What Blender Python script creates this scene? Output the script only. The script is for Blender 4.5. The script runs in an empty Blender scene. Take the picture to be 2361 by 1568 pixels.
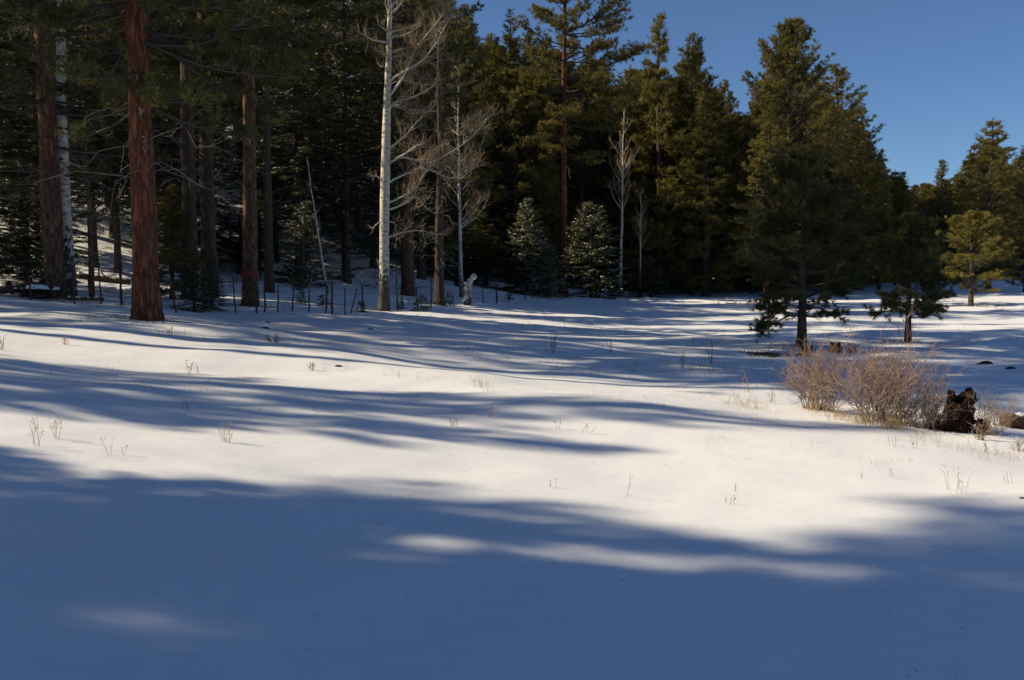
import bpy, math, random
import numpy as np
from mathutils import Vector

# ------------------------------------------------------------------ camera, sky, sun, exposure
S = bpy.context.scene
C = S.collection
R = math.radians
CAM_Z = 1.70
PITCH = math.atan((784.0 - 637.0) / 2295.4)
cam_d = bpy.data.cameras.new('camera')
cam_d.lens = 35.0; cam_d.sensor_width = 36.0
cam_d.clip_start = 0.05; cam_d.clip_end = 4000.0
cam = bpy.data.objects.new('camera', cam_d); C.objects.link(cam)
cam.location = (0, 0, CAM_Z)
cam.rotation_euler = (math.pi / 2 - PITCH, 0, 0)
S.camera = cam

SUN_EL = R(31.0)
SUN_HEAD = R(-3.0)                      # heading the light travels, from +X
W = bpy.data.worlds.new('World'); S.world = W; W.use_nodes = True
wn = W.node_tree.nodes; wl = W.node_tree.links
bg = wn['Background']; bg.inputs['Strength'].default_value = 0.069
sky = wn.new('ShaderNodeTexSky'); sky.sky_type = 'NISHITA'; sky.sun_disc = False
sky.sun_elevation = SUN_EL
sky.sun_rotation = R(-90.0) - SUN_HEAD
sky.altitude = 2600.0; sky.air_density = 1.0; sky.dust_density = 0.0; sky.ozone_density = 6.0
wl.new(sky.outputs['Color'], bg.inputs['Color'])

sun_d = bpy.data.lights.new('sun', 'SUN'); sun_d.energy = 4.75; sun_d.angle = R(0.55)
sun_d.color = (1.0, 0.86, 0.63)
sun = bpy.data.objects.new('sun', sun_d); C.objects.link(sun)
Ld = Vector((math.cos(SUN_EL) * math.cos(SUN_HEAD), math.cos(SUN_EL) * math.sin(SUN_HEAD), -math.sin(SUN_EL)))
sun.rotation_euler = Ld.to_track_quat('-Z', 'Y').to_euler()
sun.location = (-60, 0, 60)

S.view_settings.view_transform = 'Standard'; S.view_settings.look = 'None'
S.view_settings.gamma = 1.0; S.view_settings.use_curve_mapping = False
S.view_settings.exposure = 0.50
S.render.engine = 'CYCLES'
S.cycles.max_bounces = 6; S.cycles.diffuse_bounces = 3; S.cycles.glossy_bounces = 2
S.cycles.transmission_bounces = 3; S.cycles.use_denoising = True

# ------------------------------------------------------------------ geometry helpers
F = 2295.4; CX = 1180.5; CY = 784.0     # the photograph measured on a 2361 x 1568 grid
CP, SP = math.cos(PITCH), math.sin(PITCH)

def softplus(v, k):
    v = np.asarray(v, float) / k
    return k * np.where(v > 20, v, np.log1p(np.exp(np.minimum(v, 20))))

def sstep(a, b, v):
    t = np.clip((np.asarray(v, float) - a) / (b - a), 0, 1)
    return t * t * (3 - 2 * t)

def height(x, y):
    x = np.asarray(x, float); y = np.asarray(y, float)
    z = 0.085 * softplus(3.0 - x, 2.0) - 0.29
    z = z * np.where(x < -45, 1.0, 1.0)
    z = z + 0.008 * softplus(y - 40, 6)
    u2 = -0.8 * x + 0.3 * (y - 45) - 9.0
    hill = 0.42 * softplus(u2, 3.0)
    hill = 34 * np.tanh(hill / 34.0)
    z = z + hill * sstep(28, 62, y)
    z = z + 0.030 * softplus(x - 25, 6) * sstep(20, 60, y)
    z = z + 0.05 * np.sin(0.62 * x + 0.55 * y + 0.5 * np.sin(0.35 * y)) * sstep(3, 12, y)
    z = z + 0.06 * np.sin(0.27 * x - 0.48 * y + 1.0) * sstep(6, 14, y)
    z = z + 0.035 * np.sin(1.35 * x + 0.3 * np.sin(y)) * np.sin(1.05 * y + 0.4) * sstep(7, 12, y)
    z = z + 0.007 * np.sin(5.1 * x + 2.3 * y + 1.7 * np.sin(1.9 * y)) * np.sin(3.7 * y - 1.3 * x + np.sin(2.3 * x)) + 0.012 * np.sin(2.2 * x - 1.4 * y + np.sin(1.3 * x)) * np.sin(1.7 * y + 0.6 * x)
    z = z - 0.16 * np.exp(-((x - 7.5) / 3.0) ** 2 - ((y - 15.0) / 2.2) ** 2)
    z = z + 0.07 * np.exp(-((x - 4.6) / 2.4) ** 2 - ((y - 8.0) / 1.1) ** 2)
    return z

def hz(x, y): return float(height(x, y))

def ray(u, v):
    a = (u - CX) / F; b = -(v - CY) / F
    d = np.array([a, CP + b * SP, -SP + b * CP])
    return d
def at(u, v, y):
    d = ray(u, v); return np.array([0, 0, CAM_Z]) + d * (y / d[1])
def gpx(u, v, near=2.0, far=260.0):
    d = ray(u, v)
    ys = np.concatenate([np.arange(near, 40, 0.02), np.arange(40, far, 0.1)])
    P = d[None, :] * (ys / d[1])[:, None]; P[:, 2] += CAM_Z
    h = height(P[:, 0], P[:, 1])
    k = np.nonzero(P[:, 2] <= h)[0]
    i = k[0] if len(k) else len(ys) - 1
    p = P[i].copy(); p[2] = hz(p[0], p[1]); return p
def gdepth(u, y):
    """the ground point at world depth y in picture column u"""
    x = (u - CX) / F * y
    for _ in range(3):
        z = hz(x, y); dep = y * CP - (z - CAM_Z) * SP; x = (u - CX) / F * dep
    return np.array([x, y, hz(x, y)])
def topz(v, u, y): return float(at(u, v, y)[2])

class Geo:
    def __init__(s): s.v = []; s.f = []; s.t = []; s.n = 0
    def add(s, V, Fa, tint=0.5):
        V = np.asarray(V, float).reshape(-1, 3); Fa = np.asarray(Fa, np.int64).reshape(-1, 3)
        t = np.broadcast_to(np.asarray(tint, float), (len(V),)) if np.ndim(tint) == 0 else np.asarray(tint, float)
        s.v.append(V); s.f.append(Fa + s.n); s.t.append(t); s.n += len(V)
    def mesh(s, name, mat, smooth=False):
        V = np.concatenate(s.v) if s.v else np.zeros((0, 3)); Fa = np.concatenate(s.f) if s.f else np.zeros((0, 3), int)
        T = np.concatenate(s.t) if s.t else np.zeros(0)
        me = bpy.data.meshes.new(name)
        me.vertices.add(len(V)); me.vertices.foreach_set('co', V.astype(np.float32).ravel())
        me.loops.add(len(Fa) * 3); me.loops.foreach_set('vertex_index', Fa.astype(np.int32).ravel())
        me.polygons.add(len(Fa)); me.polygons.foreach_set('loop_start', (np.arange(len(Fa)) * 3).astype(np.int32))
        if smooth: me.polygons.foreach_set('use_smooth', np.ones(len(Fa), bool))
        at_ = me.attributes.new('tint', 'FLOAT', 'POINT'); at_.data.foreach_set('value', T.astype(np.float32))
        me.update(calc_edges=True)
        me.materials.append(mat)
        return me

def unit(v):
    v = np.asarray(v, float); return v / np.maximum(np.linalg.norm(v, axis=-1, keepdims=True), 1e-9)
def perp(D):
    D = unit(D); ref = np.where(np.abs(D[..., 2:3]) < 0.9, np.array([0, 0, 1.0]), np.array([1.0, 0, 0]))
    a = unit(np.cross(D, ref)); b = np.cross(D, a); return a, b

def tube(g, path, radii, sides=8, tint=0.5, cap=True, rough=None):
    path = np.asarray(path, float); n = len(path); radii = np.broadcast_to(np.asarray(radii, float), (n,))
    T = np.gradient(path, axis=0); T = unit(T)
    a, _ = perp(T[:1]); a = a[0]; A = []
    for i in range(n):
        a = a - T[i] * np.dot(a, T[i]); a = a / max(np.linalg.norm(a), 1e-9); A.append(a)
    A = np.array(A); B = np.cross(T, A)
    th = np.linspace(0, 2 * math.pi, sides, endpoint=False)
    rr = radii[:, None] * (np.ones((n, sides)) if rough is None else rough)
    V = path[:, None, :] + rr[..., None] * (np.cos(th)[None, :, None] * A[:, None, :] + np.sin(th)[None, :, None] * B[:, None, :])
    V = V.reshape(-1, 3)
    i = np.arange(n - 1)[:, None] * sides; j = np.arange(sides)[None, :]; k = (np.arange(sides) + 1)[None, :] % sides
    q = np.stack([i + j, i + k, i + sides + k, i + sides + j], -1).reshape(-1, 4)
    Fa = np.concatenate([q[:, [0, 1, 2]], q[:, [0, 2, 3]]])
    tt = np.repeat(np.broadcast_to(np.asarray(tint, float), (n,)), sides)
    if cap:
        V = np.concatenate([V, path[:1], path[-1:]]); b0 = n * sides
        j = np.arange(sides); k = (j + 1) % sides
        Fa = np.concatenate([Fa, np.stack([np.full(sides, b0), k, j], -1),
                             np.stack([np.full(sides, b0 + 1), (n - 1) * sides + j, (n - 1) * sides + k], -1)])
        tt = np.concatenate([tt, tt[:1], tt[-1:]])
    g.add(V, Fa, tt)

def sticks(g, P0, P1, r0, r1, t0=0.5, t1=None):
    P0 = np.asarray(P0, float).reshape(-1, 3); P1 = np.asarray(P1, float).reshape(-1, 3); m = len(P0)
    if m == 0: return
    r0 = np.broadcast_to(np.asarray(r0, float), (m,)); r1 = np.broadcast_to(np.asarray(r1, float), (m,))
    t0 = np.broadcast_to(np.asarray(t0, float), (m,)); t1 = t0 if t1 is None else np.broadcast_to(np.asarray(t1, float), (m,))
    a, b = perp(P1 - P0)
    V = np.zeros((m, 6, 3)); T = np.zeros((m, 6))
    for k in range(3):
        c, s = math.cos(k * 2.0944), math.sin(k * 2.0944); o = c * a + s * b
        V[:, k] = P0 + o * r0[:, None]; V[:, 3 + k] = P1 + o * r1[:, None]
        T[:, k] = t0; T[:, 3 + k] = t1
    base = np.array([[0, 1, 4], [0, 4, 3], [1, 2, 5], [1, 5, 4], [2, 0, 3], [2, 3, 5]])
    Fa = (np.arange(m) * 6)[:, None, None] + base[None]
    g.add(V.reshape(-1, 3), Fa.reshape(-1, 3), T.ravel())

def polysticks(g, path, r0, r1, t0=0.5, t1=None):
    path = np.asarray(path, float); n = len(path)
    rr = np.linspace(r0, r1, n); t1 = t0 if t1 is None else t1; tt = np.linspace(t0, t1, n)
    sticks(g, path[:-1], path[1:], rr[:-1], rr[1:], tt[:-1], tt[1:])

def needles(g, P, D, n, L, w, rng, tint, amin=0.15, amax=1.35):
    """bursts of needles: one thin triangle each"""
    P = np.asarray(P, float); m = len(P)
    if m == 0: return
    a, b = perp(D); D = unit(D)
    th = rng.uniform(amin, amax, (m, n)); ph = rng.uniform(0, 2 * math.pi, (m, n))
    d = (np.cos(th)[..., None] * D[:, None] + np.sin(th)[..., None] * (np.cos(ph)[..., None] * a[:, None] + np.sin(ph)[..., None] * b[:, None]))
    ln = np.broadcast_to(np.asarray(L, float), (m,))[:, None] * rng.uniform(0.7, 1.15, (m, n))
    wv = unit(np.cross(d, rng.normal(size=(m, n, 3)))) * (w * 0.5)
    p = P[:, None] + rng.normal(size=(m, n, 3)) * (0.12 * ln[..., None])
    V = np.stack([p - wv, p + wv, p + d * ln[..., None]], 2)
    T = np.repeat(np.clip(np.asarray(tint)[:, None] + rng.normal(size=(m, n)) * 0.06, 0, 1), 3, axis=1).ravel()
    g.add(V.reshape(-1, 3), np.arange(m * n * 3).reshape(-1, 3), T)

def kites(g, P, D, N, L, w, tint):
    """flat twig sprays: a kite of two triangles"""
    P = np.asarray(P, float); m = len(P)
    if m == 0: return
    D = unit(D); s = unit(np.cross(D, N)); L = np.broadcast_to(np.asarray(L, float), (m,))[:, None]; w = np.broadcast_to(np.asarray(w, float), (m,))[:, None]
    mid = P + D * L * 0.45
    V = np.stack([P, mid - s * w * 0.5, P + D * L, mid + s * w * 0.5], 1)
    Fa = (np.arange(m) * 4)[:, None, None] + np.array([[0, 1, 2], [0, 2, 3]])[None]
    g.add(V.reshape(-1, 3), Fa.reshape(-1, 3), np.repeat(np.broadcast_to(np.asarray(tint, float), (m,)), 4))

# ------------------------------------------------------------------ materials
def nmat(name):
    m = bpy.data.materials.new(name); m.use_nodes = True
    nt = m.node_tree; b = nt.nodes['Principled BSDF']
    return m, nt, b
def ramp(nt, stops, fac):
    r = nt.nodes.new('ShaderNodeValToRGB'); e = r.color_ramp.elements
    while len(e) < len(stops): e.new(0.5)
    for k, (p, c) in enumerate(stops): e[k].position = p; e[k].color = (*c, 1)
    nt.links.new(fac, r.inputs['Fac']); return r.outputs['Color']
def noise(nt, scale, detail=4, rough=0.55, vec=None, mapping=None):
    n = nt.nodes.new('ShaderNodeTexNoise'); n.inputs['Scale'].default_value = scale
    n.inputs['Detail'].default_value = detail; n.inputs['Roughness'].default_value = rough
    tc = nt.nodes.new('ShaderNodeTexCoord'); src = tc.outputs['Object']
    if mapping:
        mp = nt.nodes.new('ShaderNodeMapping'); mp.inputs['Scale'].default_value = mapping
        nt.links.new(src, mp.inputs['Vector']); src = mp.outputs['Vector']
    nt.links.new(src, n.inputs['Vector'])
    return n.outputs['Fac']
def bump(nt, b, h, strength, dist=0.02):
    n = nt.nodes.new('ShaderNodeBump'); n.inputs['Strength'].default_value = strength; n.inputs['Distance'].default_value = dist
    nt.links.new(h, n.inputs['Height']); nt.links.new(n.outputs['Normal'], b.inputs['Normal'])
def attr(nt, name='tint'):
    a = nt.nodes.new('ShaderNodeAttribute'); a.attribute_name = name; return a.outputs['Fac']

def leaf_mat(name, stops, rough=0.6, trans=0.25, objvar=0.25):
    m, nt, b = nmat(name)
    col = ramp(nt, stops, attr(nt))
    oi = nt.nodes.new('ShaderNodeObjectInfo')
    hsv = nt.nodes.new('ShaderNodeHueSaturation')
    mr = nt.nodes.new('ShaderNodeMapRange'); mr.inputs['To Min'].default_value = 1 - objvar; mr.inputs['To Max'].default_value = 1 + objvar
    nt.links.new(oi.outputs['Random'], mr.inputs['Value']); nt.links.new(mr.outputs['Result'], hsv.inputs['Value'])
    nt.links.new(col, hsv.inputs['Color']); nt.links.new(hsv.outputs['Color'], b.inputs['Base Color'])
    b.inputs['Roughness'].default_value = rough; b.inputs['Specular IOR Level'].default_value = 0.25
    tr = nt.nodes.new('ShaderNodeBsdfTranslucent'); nt.links.new(hsv.outputs['Color'], tr.inputs['Color'])
    mx = nt.nodes.new('ShaderNodeMixShader'); mx.inputs['Fac'].default_value = trans
    out = nt.nodes['Material Output']
    nt.links.new(b.outputs['BSDF'], mx.inputs[1]); nt.links.new(tr.outputs['BSDF'], mx.inputs[2]); nt.links.new(mx.outputs['Shader'], out.inputs['Surface'])
    return m

M = {}
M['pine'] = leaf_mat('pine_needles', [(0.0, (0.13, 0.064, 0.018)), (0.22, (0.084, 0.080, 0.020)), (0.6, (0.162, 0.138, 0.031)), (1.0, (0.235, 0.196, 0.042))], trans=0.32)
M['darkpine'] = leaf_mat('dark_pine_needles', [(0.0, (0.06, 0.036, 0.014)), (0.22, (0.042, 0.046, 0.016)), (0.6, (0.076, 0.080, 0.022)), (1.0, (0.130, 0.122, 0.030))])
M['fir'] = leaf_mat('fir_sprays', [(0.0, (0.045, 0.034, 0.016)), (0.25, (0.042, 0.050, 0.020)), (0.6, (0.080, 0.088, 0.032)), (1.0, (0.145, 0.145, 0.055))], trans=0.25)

def snow_mat(name, scale=1.0, big=True):
    m, nt, b = nmat(name)
    n1 = noise(nt, 5.0 * scale, 8, 0.72)
    col = ramp(nt, [(0.3, (0.835, 0.84, 0.85)), (0.7, (0.90, 0.90, 0.905))], n1)
    nt.links.new(col, b.inputs['Base Color'])
    b.inputs['Roughness'].default_value = 0.55; b.inputs['Specular IOR Level'].default_value = 0.3
    if big:
        a = nt.nodes.new('ShaderNodeMath'); a.operation = 'MULTIPLY_ADD'; a.inputs[1].default_value = 0.35
        nt.links.new(noise(nt, 110, 4, 0.7), a.inputs[0]); nt.links.new(noise(nt, 4.0, 6, 0.6), a.inputs[2])
        bump(nt, b, a.outputs[0], 0.20, 0.05)
    return m
M['snow'] = snow_mat('snow_cover'); M['snowclump'] = snow_mat('snow_clumps', 6, False)

def bark_mat(name, dark, mid, light, scale=7.0, stretch=(1, 1, 0.28), strength=0.9):
    m, nt, b = nmat(name)
    tc = nt.nodes.new('ShaderNodeTexCoord'); mp = nt.nodes.new('ShaderNodeMapping'); mp.inputs['Scale'].default_value = stretch
    nt.links.new(tc.outputs['Object'], mp.inputs['Vector'])
    wob = nt.nodes.new('ShaderNodeTexNoise'); wob.inputs['Scale'].default_value = scale * 1.5; wob.inputs['Detail'].default_value = 3
    nt.links.new(mp.outputs['Vector'], wob.inputs['Vector'])
    mixv = nt.nodes.new('ShaderNodeMix'); mixv.data_type = 'VECTOR'; mixv.inputs[0].default_value = 0.17
    nt.links.new(mp.outputs['Vector'], mixv.inputs[4]); nt.links.new(wob.outputs['Color'], mixv.inputs[5])
    vo = nt.nodes.new('ShaderNodeTexVoronoi'); vo.feature = 'DISTANCE_TO_EDGE'; vo.inputs['Scale'].default_value = scale
    nt.links.new(mixv.outputs[1], vo.inputs['Vector'])
    n2 = noise(nt, scale * 3.5, 5, 0.7, mapping=stretch)
    ad = nt.nodes.new('ShaderNodeMath'); ad.operation = 'MULTIPLY_ADD'; ad.inputs[1].default_value = 1.4
    nt.links.new(vo.outputs['Distance'], ad.inputs[0])
    sc = nt.nodes.new('ShaderNodeMath'); sc.operation = 'MULTIPLY'; sc.inputs[1].default_value = 0.80
    nt.links.new(n2, sc.inputs[0]); nt.links.new(sc.outputs[0], ad.inputs[2])
    col = ramp(nt, [(0.22, dark), (0.45, mid), (0.85, light)], ad.outputs[0])
    nt.links.new(col, b.inputs['Base Color']); b.inputs['Roughness'].default_value = 0.9; b.inputs['Specular IOR Level'].default_value = 0.15
    bump(nt, b, ad.outputs[0], strength, 0.04)
    return m
M['ponderosa_bark'] = bark_mat('ponderosa_bark', (0.014, 0.007, 0.005), (0.088, 0.034, 0.020), (0.22, 0.090, 0.048), 7.0, (1, 1, 0.22))
M['brown_bark'] = bark_mat('brown_bark', (0.016, 0.010, 0.007), (0.075, 0.043, 0.027), (0.19, 0.115, 0.07), 9.0)
M['dark_bark'] = bark_mat('dark_bark', (0.018, 0.013, 0.011), (0.060, 0.043, 0.033), (0.11, 0.08, 0.062), 9.0)
M['red_wood'] = bark_mat('torn_red_wood', (0.035, 0.010, 0.006), (0.14, 0.042, 0.018), (0.24, 0.09, 0.036), 10.0, (1, 1, 0.15))
M['burnt'] = bark_mat('charred_wood', (0.006, 0.004, 0.004), (0.020, 0.011, 0.008), (0.12, 0.048, 0.024), 14.0, (1, 1, 0.3))
M['log'] = bark_mat('old_log', (0.02, 0.011, 0.008), (0.085, 0.045, 0.024), (0.20, 0.11, 0.055), 9.0, (0.3, 1, 1))
M['post'] = bark_mat('weathered_post', (0.02, 0.014, 0.010), (0.075, 0.050, 0.034), (0.15, 0.10, 0.07), 20.0, (1, 1, 0.12))

def aspen_mat():
    m, nt, b = nmat('aspen_bark')
    n1 = noise(nt, 5.0, 5, 0.65, mapping=(1.2, 1.2, 2.6))
    mrk = ramp(nt, [(0.34, (0.030, 0.026, 0.022)), (0.43, (0.38, 0.35, 0.29)), (0.58, (0.60, 0.55, 0.46))], n1)
    # black rough bark on the oldest wood at the foot of the trunk (a real feature of old aspens)
    low = attr(nt)
    n2 = noise(nt, 11.0, 4, 0.65, mapping=(1, 1, 0.7))
    add = nt.nodes.new('ShaderNodeMath'); add.operation = 'MULTIPLY_ADD'; add.inputs[1].default_value = 1.7
    nt.links.new(n2, add.inputs[0]); nt.links.new(low, add.inputs[2])
    half = nt.nodes.new('ShaderNodeMath'); half.operation = 'MULTIPLY'; half.inputs[1].default_value = 0.5; nt.links.new(add.outputs[0], half.inputs[0]); add = half
    mask = ramp(nt, [(0.70, (0, 0, 0)), (0.74, (1, 1, 1))], add.outputs[0])
    mx = nt.nodes.new('ShaderNodeMix'); mx.data_type = 'RGBA'
    nt.links.new(mask, mx.inputs[0]); nt.links.new(mrk, mx.inputs[6]); mx.inputs[7].default_value = (0.035, 0.030, 0.026, 1)
    nt.links.new(mx.outputs[2], b.inputs['Base Color']); b.inputs['Roughness'].default_value = 0.75
    bump(nt, b, n1, 0.4, 0.01)
    return m
M['aspen'] = aspen_mat()
def tint_mat(name, stops, rough=0.85, nscale=None):
    m, nt, b = nmat(name)
    col = ramp(nt, stops, attr(nt)); nt.links.new(col, b.inputs['Base Color']); b.inputs['Roughness'].default_value = rough
    b.inputs['Specular IOR Level'].default_value = 0.2
    return m
M['aspen_twig'] = tint_mat('aspen_twigs', [(0.0, (0.13, 0.085, 0.055)), (0.5, (0.30, 0.235, 0.15)), (1.0, (0.56, 0.51, 0.42))])
M['shrub'] = tint_mat('shrub_twigs', [(0.0, (0.25, 0.195, 0.14)), (0.45, (0.29, 0.23, 0.195)), (1.0, (0.34, 0.20, 0.155))])
M['greyshrub'] = tint_mat('grey_shrub_twigs', [(0.0, (0.26, 0.19, 0.11)), (1.0, (0.30, 0.235, 0.19))])
M['grass'] = tint_mat('dry_grass', [(0.0, (0.34, 0.21, 0.085)), (0.5, (0.42, 0.29, 0.14)), (1.0, (0.50, 0.37, 0.20))])
M['weed'] = tint_mat('dry_weed', [(0.0, (0.42, 0.28, 0.17)), (0.5, (0.27, 0.165, 0.10)), (1.0, (0.10, 0.06, 0.04))])
M['dead'] = tint_mat('dead_twigs', [(0.0, (0.06, 0.05, 0.042)), (1.0, (0.24, 0.20, 0.165))])
M['litter'] = tint_mat('needle_litter', [(0.0, (0.05, 0.030, 0.015)), (1.0, (0.17, 0.105, 0.05))])
def flat(name, c, rough=0.7):
    m, nt, b = nmat(name); b.inputs['Roughness'].default_value = rough
    nt.links.new(ramp(nt, [(0.3, tuple(k * 0.8 for k in c)), (0.7, c)], noise(nt, 30, 3)), b.inputs['Base Color']); return m
M['ribbon'] = flat('orange_paint', (0.17, 0.035, 0.014), 0.9)
M['wire'] = flat('rusty_wire', (0.06, 0.045, 0.035), 0.6)
M['rock'] = flat('dark_rock', (0.035, 0.030, 0.026), 0.9)

# ------------------------------------------------------------------ scene-graph helpers
def obj(name, me, parent=None):
    o = bpy.data.objects.new(name, me); C.objects.link(o)
    if parent is not None: o.parent = parent
    if name in ('seed_heads', 'stalks'): o['kind'] = 'stuff'
    return o
def tag(o, label=None, cat=None, group=None, kind=None):
    if label: o['label'] = label
    if cat: o['category'] = cat
    if group: o['group'] = group
    if kind: o['kind'] = kind
    return o
def root(name, loc, label, cat, group=None, rz=0.0, sc=(1, 1, 1)):
    o = bpy.data.objects.new(name, None); C.objects.link(o); o.empty_display_size = 0.2
    o.location = tuple(float(k) for k in loc); o.rotation_euler = (0, 0, rz); o.scale = sc
    return tag(o, label, cat, group)

# ------------------------------------------------------------------ ground
def axis(near_lo, near_hi, step, lo, hi, grow):
    a = list(np.arange(near_lo, near_hi, step)); d = step; p = near_hi
    while p < hi: a.append(p); d *= grow; p += d
    a.append(hi); d = step; p = near_lo; b = []
    while True:
        d *= grow; p -= d
        if p < lo: break
        b.append(p)
    b.append(lo)
    return np.array(b[::-1] + a)
gx = axis(-12, 12, 0.19, -420, 420, 1.035); gy = axis(2.0, 24, 0.19, -160, 700, 1.03)
X, Y = np.meshgrid(gx, gy); Z = height(X, Y)
V = np.stack([X, Y, Z], -1).reshape(-1, 3); nx, ny = len(gx), len(gy)
i = (np.arange(ny - 1)[:, None] * nx + np.arange(nx - 1)[None, :]).ravel()
g = Geo(); g.add(V, np.concatenate([np.stack([i, i + 1, i + nx + 1], -1), np.stack([i, i + nx + 1, i + nx], -1)]))
tag(obj('ground', g.mesh('ground', M['snow'], True)), kind='structure')

# ------------------------------------------------------------------ tree builders
def wob_path(rng, H, lean=(0, 0), n=14, amp=0.012):
    t = np.linspace(0, 1, n); w = np.cumsum(rng.normal(size=(n, 2)), 0) * amp * H / math.sqrt(n); w -= w[0]
    return np.stack([lean[0] * t * H + w[:, 0] * t, lean[1] * t * H + w[:, 1] * t, t * H], -1)
def interp(path, s):
    n = len(path) - 1; s = np.clip(np.asarray(s, float), 0, 1) * n; k = np.minimum(s.astype(int), n - 1); f = (s - k)[..., None]
    return path[k] * (1 - f) + path[k + 1] * f

def trunk_geo(rng, path, r0, r1=0.02, sides=14, rings=40, ridge=0.08, flare=0.25, power=0.9):
    g = Geo(); s = np.linspace(0, 1, rings) ** 1.35; P = interp(path, s); P[0, 2] -= 0.25
    H = path[-1, 2]; h = s * H
    rad = (r0 - r1) * (1 - s) ** power + r1; rad = rad * (1 + flare * np.exp(-h / max(0.5, r0 * 1.4)))
    th = np.linspace(0, 2 * math.pi, sides, endpoint=False)
    rg = np.ones((rings, sides))
    for k in range(5):
        f = rng.integers(2, max(3, sides // 2)); rg += ridge * 0.5 * np.sin(f * th[None, :] + rng.uniform(0, 6) + 1.2 * np.sin(h[:, None] * rng.uniform(0.5, 2.5)))
    rg += rng.normal(size=rg.shape) * ridge * 0.35
    rg *= 1 + 0.5 * flare * np.exp(-h / (r0 * 1.6))[:, None] * np.sin(4 * th[None, :] + rng.uniform(0, 6))
    tube(g, P, rad, sides, tint=np.clip(0.8 - h / max(1e-6, 0.35 * H), 0, 1), rough=rg)
    return g

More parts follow.
